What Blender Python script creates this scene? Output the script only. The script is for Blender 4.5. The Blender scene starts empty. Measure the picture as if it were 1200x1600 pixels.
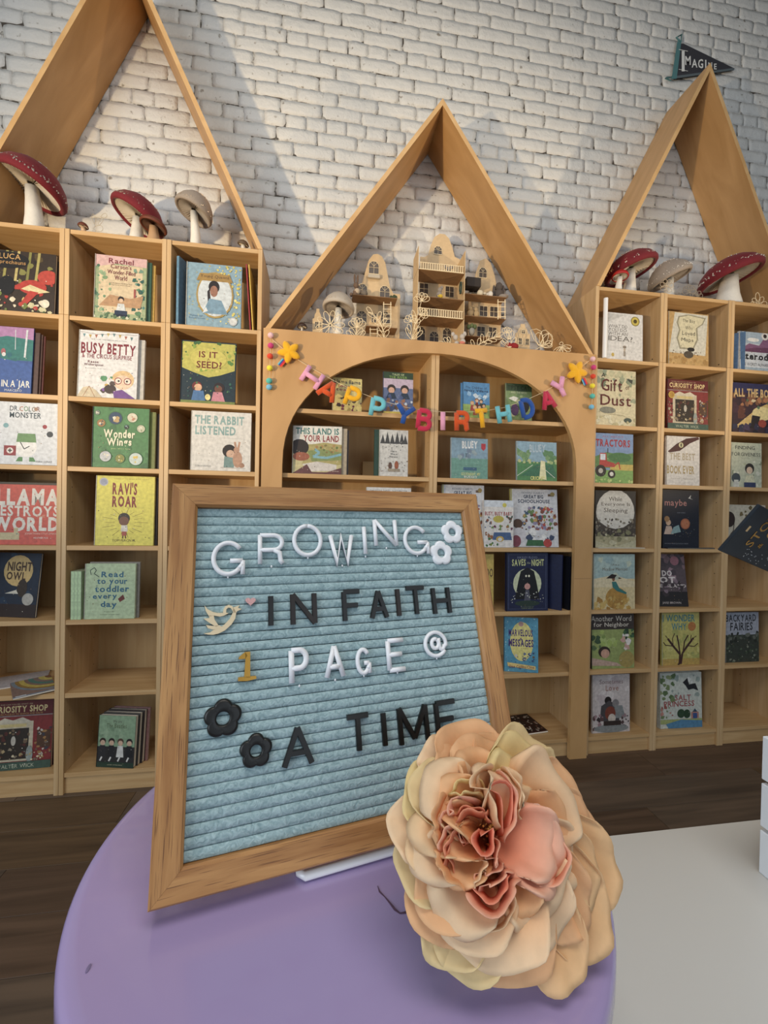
import bpy, math, random
from mathutils import Vector, Matrix, Euler
PI = math.pi
random.seed(7)
# ------------------------------------------------------------------ camera
F_PX, YAW, PITCH, ROLL, CAM_H = 655.0, .1506, .0107, .0196, 1.2407
def cam_axes():
    r = Vector((math.cos(YAW), -math.sin(YAW), 0)); fw = Vector((math.sin(YAW), math.cos(YAW), 0)); u = Vector((0, 0, 1))
    f2 = fw*math.cos(PITCH)-u*math.sin(PITCH); u2 = u*math.cos(PITCH)+fw*math.sin(PITCH)
    return r*math.cos(ROLL)+u2*math.sin(ROLL), f2, u2*math.cos(ROLL)-r*math.sin(ROLL)
CR, CF, CU = cam_axes()
CO = Vector((0, 0, CAM_H))
scn = bpy.context.scene
col = scn.collection
cd = bpy.data.cameras.new('camera'); cam = bpy.data.objects.new('camera', cd); col.objects.link(cam)
cd.sensor_fit = 'VERTICAL'; cd.sensor_height = 24; cd.sensor_width = 18; cd.lens = 24*F_PX/1600
cd.clip_start = .02; cd.clip_end = 60
M = Matrix.Identity(4)
for i in range(3):
    M[i][0] = CR[i]; M[i][1] = CU[i]; M[i][2] = -CF[i]; M[i][3] = CO[i]
cam.matrix_world = M
scn.camera = cam
# ------------------------------------------------------------------ world, lights, exposure
w = bpy.data.worlds.new('world'); scn.world = w; w.use_nodes = True
bgn = w.node_tree.nodes['Background']; bgn.inputs[0].default_value = (.72, .84, 1, 1); bgn.inputs[1].default_value = .38
def area(name, loc, target, sx, sy, power, colr):
    l = bpy.data.lights.new(name, 'AREA'); l.shape = 'RECTANGLE'; l.size = sx; l.size_y = sy; l.energy = power; l.color = colr
    o = bpy.data.objects.new(name, l); col.objects.link(o); o.location = loc
    o.rotation_euler = (Vector(target)-Vector(loc)).to_track_quat('-Z', 'Y').to_euler(); return o
def spot(name, loc, target, power, colr, ang=100, rad=.04, blend=.6):
    l = bpy.data.lights.new(name, 'SPOT'); l.energy = power; l.color = colr; l.spot_size = math.radians(ang); l.shadow_soft_size = rad; l.spot_blend = blend
    o = bpy.data.objects.new(name, l); col.objects.link(o); o.location = loc
    o.rotation_euler = (Vector(target)-Vector(loc)).to_track_quat('-Z', 'Y').to_euler(); return o
area('window_daylight', (-2.9, -1.6, 2.0), (0.4, 1.2, 1.1), 2.2, 2.4, 72, (.80, .90, 1))
area('window_daylight', (2.2, -3.0, 2.2), (1.0, 2.2, 2.2), 3.0, 2.4, 26, (.78, .89, 1))
area('ceiling_light', (.2, -.5, 4.1), (.3, .5, 0), 2.6, 1.2, 50, (1, .95, .88))
spot('warm_bounce_light', (-2.3, -.3, 1.1), (-.1, 2.2, 2.6), 360, (1, .76, .46), 60, .05, 1)  # unseen low spot standing in for warm sunlight bounced off the floor
spot('warm_bounce_light', (3.2, .3, 1.2), (1.1, 2.2, 2.45), 185, (1, .78, .52), 52, .05, 1)  # its counterpart on the right, an added source for the same warm bounce
scn.view_settings.view_transform = 'Standard'; scn.view_settings.look = 'None'
scn.view_settings.exposure = 0.0; scn.view_settings.gamma = 1; scn.view_settings.use_curve_mapping = False
# ------------------------------------------------------------------ pixel -> point helpers (1200x1600)
def ray(x, y): return CF+CR*((x-600)/F_PX)-CU*((y-800)/F_PX)
def onY(x, y, Y):
    d = ray(x, y); return CO+d*((Y-CO.y)/d.y)
def onZ(x, y, Z):
    d = ray(x, y); return CO+d*((Z-CO.z)/d.z)
def onP(x, y, P, N):
    d = ray(x, y); return CO+d*((P-CO).dot(N)/d.dot(N))
def atXZ(px, Z, Y):                       # X so that (X,Y,Z) shows at column px
    y = 800
    for _ in range(4):
        p = onY(px, y, Y); d = (CO+(Vector((p.x, Y, Z))-CO))-CO
        y = 800-F_PX*d.dot(CU)/d.dot(CF)
    return onY(px, y, Y).x
def ink(h):
    c = hexc(h); g = .3*c[0]+.55*c[1]+.15*c[2]
    return tuple((x+(g-x)*.14)*.80 for x in c[:3])+(1,)
def hexc(h, a=1.0):
    h = h.lstrip('#'); h = h if len(h) == 6 else ''.join(c*2 for c in h); v = [int(h[i:i+2], 16)/255 for i in (0, 2, 4)]
    return tuple((c/12.92 if c <= .04045 else ((c+.055)/1.055)**2.4) for c in v)+(a,)
# ------------------------------------------------------------------ materials
def newmat(name):
    m = bpy.data.materials.new(name); m.use_nodes = True; nt = m.node_tree
    return m, nt, nt.nodes['Principled BSDF']
def plain(name, c, rough=.5, metal=0, bump=0, bscale=200, coat=0, var=0, sheen=0):
    m, nt, b = newmat(name); b.inputs['Base Color'].default_value = hexc(c); b.inputs['Roughness'].default_value = rough
    b.inputs['Metallic'].default_value = metal; b.inputs['Coat Weight'].default_value = coat; b.inputs['Sheen Weight'].default_value = sheen
    if bump or var:
        tc = nt.nodes.new('ShaderNodeTexCoord'); n = nt.nodes.new('ShaderNodeTexNoise'); n.inputs['Scale'].default_value = bscale; n.inputs['Detail'].default_value = 4
        nt.links.new(tc.outputs['Object'], n.inputs['Vector'])
        if bump:
            bp = nt.nodes.new('ShaderNodeBump'); bp.inputs['Strength'].default_value = bump; bp.inputs['Distance'].default_value = .002
            nt.links.new(n.outputs['Fac'], bp.inputs['Height']); nt.links.new(bp.outputs['Normal'], b.inputs['Normal'])
        if var:
            hs = nt.nodes.new('ShaderNodeMapRange'); hs.inputs[1].default_value = .3; hs.inputs[2].default_value = .7; hs.inputs[3].default_value = 1-var; hs.inputs[4].default_value = 1+var*.4
            mx = nt.nodes.new('ShaderNodeMix'); mx.data_type = 'RGBA'; mx.blend_type = 'MULTIPLY'; mx.inputs[0].default_value = 1; mx.inputs[6].default_value = hexc(c)
            nt.links.new(n.outputs['Fac'], hs.inputs[0]); nt.links.new(hs.outputs[0], mx.inputs[7]); nt.links.new(mx.outputs[2], b.inputs['Base Color'])
    return m
def wood(name, c1, c2, scale=(6, 60, 60), rough=.5, bump=.15, pores=None, coat=0):
    m, nt, b = newmat(name); tc = nt.nodes.new('ShaderNodeTexCoord'); mp = nt.nodes.new('ShaderNodeMapping'); mp.inputs['Scale'].default_value = scale
    oi = nt.nodes.new('ShaderNodeObjectInfo'); ad = nt.nodes.new('ShaderNodeVectorMath'); ad.operation = 'ADD'
    ml = nt.nodes.new('ShaderNodeMath'); ml.operation = 'MULTIPLY'; ml.inputs[1].default_value = 37
    nt.links.new(oi.outputs['Random'], ml.inputs[0])
    nt.links.new(tc.outputs['Object'], mp.inputs['Vector']); nt.links.new(mp.outputs[0], ad.inputs[0]); nt.links.new(ml.outputs[0], ad.inputs[1])
    n = nt.nodes.new('ShaderNodeTexNoise'); n.inputs['Scale'].default_value = 1; n.inputs['Detail'].default_value = 6; n.inputs['Distortion'].default_value = .6
    nt.links.new(ad.outputs[0], n.inputs['Vector'])
    cr = nt.nodes.new('ShaderNodeValToRGB'); cr.color_ramp.elements[0].position = .3; cr.color_ramp.elements[0].color = hexc(c1); cr.color_ramp.elements[1].position = .7; cr.color_ramp.elements[1].color = hexc(c2)
    nt.links.new(n.outputs['Fac'], cr.inputs[0]); out = cr.outputs[0]
    if pores:
        m2 = nt.nodes.new('ShaderNodeMapping'); m2.inputs['Scale'].default_value = pores[1]; nt.links.new(tc.outputs['Object'], m2.inputs['Vector'])
        a2 = nt.nodes.new('ShaderNodeVectorMath'); a2.operation = 'ADD'; nt.links.new(m2.outputs[0], a2.inputs[0]); nt.links.new(ml.outputs[0], a2.inputs[1])
        v = nt.nodes.new('ShaderNodeTexNoise'); v.inputs['Scale'].default_value = 1; v.inputs['Detail'].default_value = 2; nt.links.new(a2.outputs[0], v.inputs['Vector'])
        mr = nt.nodes.new('ShaderNodeMapRange'); mr.inputs[1].default_value = .60; mr.inputs[2].default_value = .68; nt.links.new(v.outputs['Fac'], mr.inputs[0])
        mx = nt.nodes.new('ShaderNodeMix'); mx.data_type = 'RGBA'; nt.links.new(mr.outputs[0], mx.inputs[0]); nt.links.new(out, mx.inputs[6]); mx.inputs[7].default_value = hexc(pores[0]); out = mx.outputs[2]
    nt.links.new(out, b.inputs['Base Color']); b.inputs['Roughness'].default_value = rough; b.inputs['Coat Weight'].default_value = coat
    if bump:
        bp = nt.nodes.new('ShaderNodeBump'); bp.inputs['Strength'].default_value = bump; bp.inputs['Distance'].default_value = .001
        nt.links.new(n.outputs['Fac'], bp.inputs['Height']); nt.links.new(bp.outputs['Normal'], b.inputs['Normal'])
    return m
BIRCH_V = wood('birch_upright', '#bd9a6b', '#cfb085', (45, 45, 3), .5, .08)
BIRCH_H = wood('birch_horizontal', '#b89262', '#cba97a', (3, 45, 45), .5, .08)
BIRCH_B = wood('birch_backing', '#b3905f', '#c0a070', (30, 30, 3), .6, .05)
PLY = wood('plywood_face', '#b28956', '#c99f6c', (5, 12, 2.2), .45, .05)
PLY_E = wood('plywood_edge', '#c49a64', '#d6b07c', (10, 10, 10), .55, .05)
OAK_H = wood('oak_frame_horizontal', '#9c6a3a', '#c4925a', (9, 120, 120), .5, .35, ('#7a5230', (30, 1300, 1300)))
OAK_V = wood('oak_frame_vertical', '#9c6a3a', '#c4925a', (120, 9, 120), .5, .35, ('#7a5230', (1300, 30, 1300)))
PLANK = [wood('floor_plank_%s' % k, a, b_, (1.6, 26, 26), .55, .2) for k, a, b_ in (('umber', '#49382a', '#675140'), ('walnut', '#4e3c2a', '#6c553d'), ('ash', '#4c3f34', '#6b5949'))]
WHITE = plain('white_plastic', '#eeeef0', .35, bump=.05)
BLACK = plain('black_plastic', '#15130f', .4)
BLACKSTAIN = wood('black_stained_wood', '#15100c', '#2c211a', (120, 9, 120), .45, .1)
LASERPLY = plain('laser_cut_plywood', '#cdb28a', .7, var=.08, bscale=60)
LASERPALE = plain('pale_cut_wood', '#e6d2ac', .65, var=.05, bscale=80)
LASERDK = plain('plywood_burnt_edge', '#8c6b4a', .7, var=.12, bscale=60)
GOLD = plain('polished_gold', '#b0843e', .22, metal=1)
CREAM = plain('mushroom_stem', '#e2ddd2', .7, bump=.4, bscale=120, var=.06)
REDV = plain('red_velvet', '#74121f', .8, bump=.5, bscale=300, sheen=.08, var=.2)
GREYV = plain('grey_velvet', '#9c8f82', .8, bump=.5, bscale=300, sheen=.08, var=.15)
GILL = plain('mushroom_gill', '#c9bfae', .8)
GILLG = plain('grey_gill', '#9f958a', .8)
GLIT = plain('glitter', '#e8dccb', .25, metal=.8)
BROWNM = plain('brown_mushroom', '#6b3420', .6, var=.2, bscale=60)
PAGES = plain('book_pages', '#e4dccb', .8, bump=.3, bscale=400)
METALW = plain('white_powder_coat', '#f1f0f0', .25, coat=.4)
LAV = plain('lavender_lacquer', '#a594c0', .22, coat=.3, bump=.02, bscale=30)
WTOP = plain('white_laminate', '#cfcfcb', .3, bump=.02, bscale=40)
STRING = plain('cotton_string', '#d9c7a6', .9)
CRATE = plain('white_painted_slat', '#e9eef4', .5, bump=.1)
def felt(name, c): return plain(name, c, .95, bump=.8, bscale=500, sheen=.3, var=.14)
FELT = {k: felt('felt_'+k, v) for k, v in dict(pink='#e7a4c4', orange='#d1521d', yellow='#eeb11c', aqua='#6fbfce', blue='#1e4fa0', crimson='#c22a4c', palepink='#efc3c9', magenta='#cf3f7d', lemon='#f2e03a', teal='#5cc0b2', sky='#7cbfe0', red='#e0482a').items()}
BOARDFELT, nt, b = newmat('blue_board_felt')
b.inputs['Roughness'].default_value = .95; b.inputs['Sheen Weight'].default_value = .3
tc = nt.nodes.new('ShaderNodeTexCoord'); n1 = nt.nodes.new('ShaderNodeTexNoise'); n1.inputs['Scale'].default_value = 210; n1.inputs['Detail'].default_value = 5; n1.inputs['Distortion'].default_value = 1.5
nt.links.new(tc.outputs['Object'], n1.inputs['Vector'])
cr = nt.nodes.new('ShaderNodeValToRGB'); cr.color_ramp.elements[0].position = .3; cr.color_ramp.elements[0].color = hexc('#7f999d'); cr.color_ramp.elements[1].position = .72; cr.color_ramp.elements[1].color = hexc('#aec6c8')
nt.links.new(n1.outputs['Fac'], cr.inputs[0]); nt.links.new(cr.outputs[0], b.inputs['Base Color'])
bp = nt.nodes.new('ShaderNodeBump'); bp.inputs['Strength'].default_value = .7; bp.inputs['Distance'].default_value = .0012
nt.links.new(n1.outputs['Fac'], bp.inputs['Height']); nt.links.new(bp.outputs['Normal'], b.inputs['Normal'])
def attrmat(name, rough, noise=0, nscale=60, bump=0, transl=0, coat=0):
    m, nt, b = newmat(name); at = nt.nodes.new('ShaderNodeAttribute'); at.attribute_name = 'tint'; out = at.outputs['Color']
    tc = nt.nodes.new('ShaderNodeTexCoord'); n = nt.nodes.new('ShaderNodeTexNoise'); n.inputs['Scale'].default_value = nscale; n.inputs['Detail'].default_value = 5; nt.links.new(tc.outputs['Object'], n.inputs['Vector'])
    if noise:
        mr = nt.nodes.new('ShaderNodeMapRange'); mr.inputs[1].default_value = .3; mr.inputs[2].default_value = .7; mr.inputs[3].default_value = 1-noise; mr.inputs[4].default_value = 1+noise*.5
        nt.links.new(n.outputs['Fac'], mr.inputs[0]); mx = nt.nodes.new('ShaderNodeMix'); mx.data_type = 'RGBA'; mx.blend_type = 'MULTIPLY'; mx.inputs[0].default_value = 1
        nt.links.new(out, mx.inputs[6]); nt.links.new(mr.outputs[0], mx.inputs[7]); out = mx.outputs[2]
    nt.links.new(out, b.inputs['Base Color']); b.inputs['Roughness'].default_value = rough; b.inputs['Coat Weight'].default_value = coat
    if bump:
        bp = nt.nodes.new('ShaderNodeBump'); bp.inputs['Strength'].default_value = bump; bp.inputs['Distance'].default_value = .001
        nt.links.new(n.outputs['Fac'], bp.inputs['Height']); nt.links.new(bp.outputs['Normal'], b.inputs['Normal'])
    if transl:
        tr = nt.nodes.new('ShaderNodeBsdfTranslucent'); nt.links.new(out, tr.inputs['Color']); ms = nt.nodes.new('ShaderNodeMixShader'); ms.inputs[0].default_value = transl
        nt.links.new(b.outputs[0], ms.inputs[1]); nt.links.new(tr.outputs[0], ms.inputs[2]); nt.links.new(ms.outputs[0], nt.nodes['Material Output'].inputs[0])
    return m
PRINT = attrmat('printed_cover', .52, .22, 70)
PETAL = attrmat('silk_petal', .75, .05, 130, .25, .22)
# ------------------------------------------------------------------ mesh builder
class MB:
    def __init__(s): s.v = []; s.f = []; s.c = None; s.sm = False
    def add(s, vs, fs, c=None):
        o = len(s.v); s.v += [tuple(v) for v in vs]; s.f += [tuple(i+o for i in f) for f in fs]
        if c is not None:
            if s.c is None: s.c = [(1, 1, 1, 1)]*o
            s.c += [c]*len(vs) if not isinstance(c, list) else c
        elif s.c is not None: s.c += [(1, 1, 1, 1)]*len(vs)
        return s
    def box(s, x0, y0, z0, x1, y1, z1, c=None):
        return s.add([(x, y, z) for x in (x0, x1) for y in (y0, y1) for z in (z0, z1)], [(0, 1, 3, 2), (4, 6, 7, 5), (0, 4, 5, 1), (2, 3, 7, 6), (0, 2, 6, 4), (1, 5, 7, 3)], c)
    def bbox(s, x0, y0, z0, x1, y1, z1, r=.001, c=None):      # box with chamfered edges
        b = [(x0, x1), (y0, y1), (z0, z1)]; vs = []; idx = {}
        for a in range(3):
            for sx in (0, 1):
                for sy in (0, 1):
                    for sz in (0, 1):
                        q = [sx, sy, sz]; p = [b[k][q[k]]+(0 if k == a else (r if q[k] == 0 else -r)) for k in range(3)]; idx[(a, sx, sy, sz)] = len(vs); vs.append(p)
        fs = []
        for a in range(3):
            for sd in (0, 1):
                o1, o2 = [k for k in range(3) if k != a]
                qs = []
                for u_, v_ in ((0, 0), (1, 0), (1, 1), (0, 1)):
                    q = [0, 0, 0]; q[a] = sd; q[o1] = u_; q[o2] = v_; qs.append(idx[(a, *q)])
                fs.append(qs if sd else qs[::-1])
        for a in range(3):
            o1, o2 = [k for k in range(3) if k != a]
            for u_ in (0, 1):
                for v_ in (0, 1):
                    q0 = [0, 0, 0]; q0[o1] = u_; q0[o2] = v_; q1 = list(q0); q1[a] = 1
                    fs.append((idx[(o1, *q0)], idx[(o1, *q1)], idx[(o2, *q1)], idx[(o2, *q0)]))
        for sx in (0, 1):
            for sy in (0, 1):
                for sz in (0, 1): fs.append([idx[(a, sx, sy, sz)] for a in range(3)])
        return s.add(vs, fs, c)
    def prism(s, poly, d0, d1, axis='y', c=None):             # poly in 2-D, extruded; axis y: poly=(x,z)
        n = len(poly)
        mk = {'y': lambda p, d: (p[0], d, p[1]), 'z': lambda p, d: (p[0], p[1], d), 'x': lambda p, d: (d, p[0], p[1])}[axis]
        vs = [mk(p, d0) for p in poly]+[mk(p, d1) for p in poly]
        return s.add(vs, [tuple(range(n))[::-1], tuple(range(n, 2*n))]+[(i, (i+1) % n, n+(i+1) % n, n+i) for i in range(n)], c)
    def tube(s, path, r, seg=6, flat=1.0, nrm=None, closed=False, cap=True, rs=None, c=None):
        P = [Vector(p) for p in path]; n = len(P); rings = []; vs = []; fs = []
        for i, p in enumerate(P):
            a = P[i-1] if (i > 0 or closed) else p; b_ = P[(i+1) % n] if (i < n-1 or closed) else p
            t = (b_-a)
            if t.length < 1e-9: t = Vector((0, 0, 1))
            t.normalize(); up = Vector(nrm) if nrm else (Vector((0, 0, 1)) if abs(t.z) < .9 else Vector((0, 1, 0)))
            sd = t.cross(up); sd = sd.normalized() if sd.length > 1e-6 else Vector((1, 0, 0)); up2 = sd.cross(t).normalized()
            rr = rs[i] if rs else r; k = 1
            if 0 < i < n-1 or closed:
                d1 = (p-a).normalized(); d2 = (b_-p).normalized(); cc = max(.45, math.sqrt(max(.05, (1+d1.dot(d2))/2))); k = 1/cc
            for j in range(seg):
                an = 2*PI*(j+.5)/seg; vs.append(p+sd*math.cos(an)*rr*k+up2*math.sin(an)*rr*flat)
        m = n if closed else n-1
        for i in range(m):
            for j in range(seg):
                a0 = i*seg+j; a1 = i*seg+(j+1) % seg; b0 = ((i+1) % n)*seg+j; b1 = ((i+1) % n)*seg+(j+1) % seg; fs.append((a0, b0, b1, a1))
        if not closed and cap: fs.append(tuple(range(seg))); fs.append(tuple(range((n-1)*seg, n*seg))[::-1])
        return s.add(vs, fs, c)
    def lathe(s, prof, seg=24, c=None, cx=0, cy=0, sx=1, sy=1, cap0=True):
        n = len(prof); vs = [(cx+r*math.cos(2*PI*j/seg)*sx, cy+r*math.sin(2*PI*j/seg)*sy, z) for r, z in prof for j in range(seg)]
        fs = [(i*seg+j, i*seg+(j+1) % seg, (i+1)*seg+(j+1) % seg, (i+1)*seg+j) for i in range(n-1) for j in range(seg)]
        fs.append(tuple(range((n-1)*seg, n*seg)))
        if cap0: fs.append(tuple(range(seg))[::-1])
        return s.add(vs, fs, c)
    def ball(s, cx, cy, cz, rx, ry=None, rz=None, seg=10, c=None):
        ry = ry or rx; rz = rz or rx; m = max(4, seg//2+1)
        vs = [(cx+rx*math.sin(PI*(i+.02)/(m+.04))*math.cos(2*PI*j/seg), cy+ry*math.sin(PI*(i+.02)/(m+.04))*math.sin(2*PI*j/seg), cz-rz*math.cos(PI*(i+.02)/(m+.04))) for i in range(m+1) for j in range(seg)]
        fs = [(i*seg+j, i*seg+(j+1) % seg, (i+1)*seg+(j+1) % seg, (i+1)*seg+j) for i in range(m) for j in range(seg)]
        fs.append(tuple(range(seg))[::-1]); fs.append(tuple(range(m*seg, (m+1)*seg)))
        return s.add(vs, fs, c)
    def mesh(s, name, mat, smooth=False):
        me = bpy.data.meshes.new(name); me.from_pydata(s.v, [], s.f); me.materials.append(mat)
        if s.c is not None:
            at = me.color_attributes.new('tint', 'FLOAT_COLOR', 'POINT'); at.data.foreach_set('color', [x for c in s.c for x in c])
        if smooth: me.polygons.foreach_set('use_smooth', [True]*len(me.polygons))
        me.update(); return me
    def build(s, name, mat, parent=None, smooth=False):
        o = bpy.data.objects.new(name, s.mesh(name, mat, smooth)); col.objects.link(o)
        if parent is not None: o.parent = parent
        return o
GROUPS = {'book': 'books displayed in the bookcases', 'mushroom': 'decorative mushrooms on top of the bookcases', 'dollhouse': 'laser cut dollhouses under the middle gable', 'bookcase': 'birch bookcases along the brick wall',
          'roof frame': 'plywood gable frames', 'ornament': 'cut-out flowers and wire shapes on the shelf tops', 'toy': 'toy figures in the dollhouses'}
def tag(o, label, cat=None, group=None, kind=None):
    if cat and not group: group = GROUPS.get(cat)
    if label: o['label'] = label
    if cat: o['category'] = cat
    if group: o['group'] = group
    if kind: o['kind'] = kind
    return o
def thing(name, label, cat, loc=(0, 0, 0), rot=(0, 0, 0), group=None, mat=None):
    o = bpy.data.objects.new(name, None); col.objects.link(o); o.empty_display_size = .02
    if mat is not None: o.matrix_world = mat
    else: o.location = loc; o.rotation_euler = rot
    return tag(o, label, cat, group)
def struct(name, mb, mat): return tag(mb.build(name, mat), None, kind='structure')
def frame_matrix(P, X, Y, Z):
    m = Matrix.Identity(4)
    for i in range(3): m[i][0] = X[i]; m[i][1] = Y[i]; m[i][2] = Z[i]; m[i][3] = P[i]
    return m
# ------------------------------------------------------------------ glyphs for printed text
_gl = {}
def glyph(ch, bold):
    k = (ch, bold)
    if k not in _gl:
        cu = bpy.data.curves.new('glyph', 'FONT'); cu.body = ch; cu.size = 1; cu.resolution_u = 2; cu.offset = bold; cu.fill_mode = 'FRONT'
        o = bpy.data.objects.new('glyph', cu); col.objects.link(o); dg = bpy.context.evaluated_depsgraph_get(); oe = o.evaluated_get(dg); me = oe.to_mesh()
        vs = [(v.co.x, v.co.y) for v in me.vertices]; fs = [tuple(p.vertices) for p in me.polygons]; oe.to_mesh_clear()
        bpy.data.objects.remove(o); bpy.data.curves.remove(cu)
        x0 = min((v[0] for v in vs), default=0); x1 = max((v[0] for v in vs), default=.25)
        _gl[k] = ([(x-x0, y) for x, y in vs], fs, x1-x0)
    return _gl[k]
class Art:                                 # flat print in unit coordinates; u right, v up; layers a hair apart
    def __init__(s, W, H): s.W = W; s.H = H; s.m = MB(); s.k = 0
    def _a(s, pts, fs, c):
        s.k += 1; y = -.0002-s.k*.000025
        s.m.add([(min(max(u, 0), 1)*s.W, y, min(max(v, 0), 1)*s.H) for u, v in pts], fs, ink(c))
    def r(s, a, b, c, d, colr): s._a([(a, b), (c, b), (c, d), (a, d)], [(0, 1, 2, 3)], colr); return s
    def p(s, pts, colr): s._a(pts, [tuple(range(len(pts)))], colr); return s
    def e(s, cx, cy, rx, ry, colr, n=20): return s.p([(cx+rx*math.cos(2*PI*i/n), cy+ry*math.sin(2*PI*i/n)) for i in range(n)], colr)
    def ci(s, cx, cy, r, colr, n=20): return s.e(cx, cy, r, r*s.W/s.H, colr, n)
    def l(s, pts, w, colr):
        A = s.W/s.H
        for (x0, y0), (x1, y1) in zip(pts, pts[1:]):
            dx, dy = x1-x0, (y1-y0)/A; L = math.hypot(dx, dy) or 1; nx, ny = -dy/L*w/2, dx/L*w/2*A
            s.p([(x0+nx, y0+ny), (x1+nx, y1+ny), (x1-nx, y1-ny), (x0-nx, y0-ny)], colr)
        return s
    def b(s, x0, y0, x1, y1, n, cols, sz=.04, seed=1):        # scattered little painted shapes
        R = random.Random(seed*17+n)
        for i in range(n):
            cx = R.uniform(x0, x1); cy = R.uniform(y0, y1); r = sz*R.uniform(.4, 1.2); k = R.randint(5, 8); a0 = R.uniform(0, 6)
            s.p([(cx+r*R.uniform(.5, 1.2)*math.cos(a0+2*PI*j/k), cy+r*R.uniform(.5, 1.2)*math.sin(a0+2*PI*j/k)*s.W/s.H) for j in range(k)], R.choice(cols))
        return s
    def t(s, txt, x0, y0, x1, y1, colr, bold=.0, jit=0, arc=0, sp=.09, serif=False, seed=3):
        gs = []; x = 0; R = random.Random(seed+len(txt))
        for ch in txt:
            if ch == ' ': x += .32; continue
            v, f, wd = glyph(ch, bold); gs.append((x, v, f, wd)); x += wd+sp
        if not gs: return s
        tw = x-sp; low = any(c in 'gjpqy' for c in txt); base = -.2 if low else 0; top = .72
        s.k += 1; yy = -.0002-s.k*.000025
        for gx, v, f, wd in gs:
            dj = R.uniform(-jit, jit); ang = R.uniform(-jit, jit)*1.5; ca, sa = math.cos(ang), math.sin(ang); pts = []
            for a, b_ in v:
                a2 = (a-wd/2)*ca-(b_-.35)*sa+wd/2; b2 = (a-wd/2)*sa+(b_-.35)*ca+.35
                u = (gx+a2)/tw; q = (b2-base)/(top-base)+dj+arc*(1-(2*u-1)**2)
                pts.append((x0+u*(x1-x0), y0+q*(y1-y0)))
            s.m.add([(min(max(u, 0), 1)*s.W, yy, min(max(v_, 0), 1)*s.H) for u, v_ in pts], f, ink(colr[gs.index((gx, v, f, wd)) % len(colr)] if isinstance(colr, list) else colr))
            if serif:
                ux = x0+gx/tw*(x1-x0); uw = wd/tw*(x1-x0); hh = (y1-y0)*.07
                s.m.add([(max(0, min(1, q))*s.W, yy, max(0, min(1, r_))*s.H) for q, r_ in ((ux-uw*.12, y0+(0-base)/(top-base)*(y1-y0)), (ux+uw*.32, y0+(0-base)/(top-base)*(y1-y0)), (ux+uw*.32, y0+(0-base)/(top-base)*(y1-y0)+hh), (ux-uw*.12, y0+(0-base)/(top-base)*(y1-y0)+hh))], [(0, 1, 2, 3)], ink(colr if isinstance(colr, str) else colr[0]))
        return s
# ------------------------------------------------------------------ key sizes
Y0 = 1.9355                    # front plane of the bookcases
DEP = .28
YW = 2.225                     # face of the brick wall
ZS = [.09, .43, .74, 1.055, 1.388, 1.682, 2.018, 2.375]   # shelf tops
LX = [-1.466, -1.071, -.673, -.2735]
AXL, AXR = -.262, 1.345
RX = [1.348, 1.735, 2.138, 2.54]
TT = .018
# ------------------------------------------------------------------ room
slab = MB().box(-3.6, YW-.0052, 0, 5.0, YW+.15, 4.5)
m, nt, b = newmat('painted_mortar')
tc = nt.nodes.new('ShaderNodeTexCoord'); n = nt.nodes.new('ShaderNodeTexNoise'); n.inputs['Scale'].default_value = 14; n.inputs['Detail'].default_value = 8; n.inputs['Roughness'].default_value = .7
nt.links.new(tc.outputs['Object'], n.inputs['Vector']); cr = nt.nodes.new('ShaderNodeValToRGB')
cr.color_ramp.elements[0].position = .46; cr.color_ramp.elements[0].color = hexc('#4a433b'); cr.color_ramp.elements[1].position = .56; cr.color_ramp.elements[1].color = hexc('#cbc7be')
nt.links.new(n.outputs['Fac'], cr.inputs[0]); nt.links.new(cr.outputs[0], b.inputs['Base Color']); b.inputs['Roughness'].default_value = .7
bp = nt.nodes.new('ShaderNodeBump'); bp.inputs['Strength'].default_value = .8; bp.inputs['Distance'].default_value = .01; nt.links.new(n.outputs['Fac'], bp.inputs['Height']); nt.links.new(bp.outputs['Normal'], b.inputs['Normal'])
MORTAR = m
m, nt, b = newmat('painted_brick'); b.inputs['Base Color'].default_value = hexc('#d2d1cd'); b.inputs['Roughness'].default_value = .5
tc = nt.nodes.new('ShaderNodeTexCoord'); ge = nt.nodes.new('ShaderNodeNewGeometry')
n = nt.nodes.new('ShaderNodeTexNoise'); n.inputs['Scale'].default_value = 24; n.inputs['Detail'].default_value = 7; n.inputs['Roughness'].default_value = .62; nt.links.new(ge.outputs['Position'], n.inputs['Vector'])
n2 = nt.nodes.new('ShaderNodeTexNoise'); n2.inputs['Scale'].default_value = 120; n2.inputs['Detail'].default_value = 3; nt.links.new(ge.outputs['Position'], n2.inputs['Vector'])
n3 = nt.nodes.new('ShaderNodeTexNoise'); n3.inputs['Scale'].default_value = 34; n3.inputs['Detail'].default_value = 4; nt.links.new(ge.outputs['Position'], n3.inputs['Vector'])
ad = nt.nodes.new('ShaderNodeMath'); ad.operation = 'MULTIPLY_ADD'; ad.inputs[1].default_value = .18; nt.links.new(n2.outputs['Fac'], ad.inputs[0]); nt.links.new(n.outputs['Fac'], ad.inputs[2])
bp = nt.nodes.new('ShaderNodeBump'); bp.inputs['Strength'].default_value = .8; bp.inputs['Distance'].default_value = .009; nt.links.new(ad.outputs[0], bp.inputs['Height']); nt.links.new(bp.outputs['Normal'], b.inputs['Normal'])
cr = nt.nodes.new('ShaderNodeValToRGB'); cr.color_ramp.elements[0].position = .25; cr.color_ramp.elements[0].color = hexc('#918a80'); cr.color_ramp.elements[1].position = .33; cr.color_ramp.elements[1].color = hexc('#d2d1cd')
nt.links.new(n3.outputs['Fac'], cr.inputs[0]); nt.links.new(cr.outputs[0], b.inputs['Base Color'])
BRICK = m
wall = struct('wall_back', slab, MORTAR)
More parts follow.
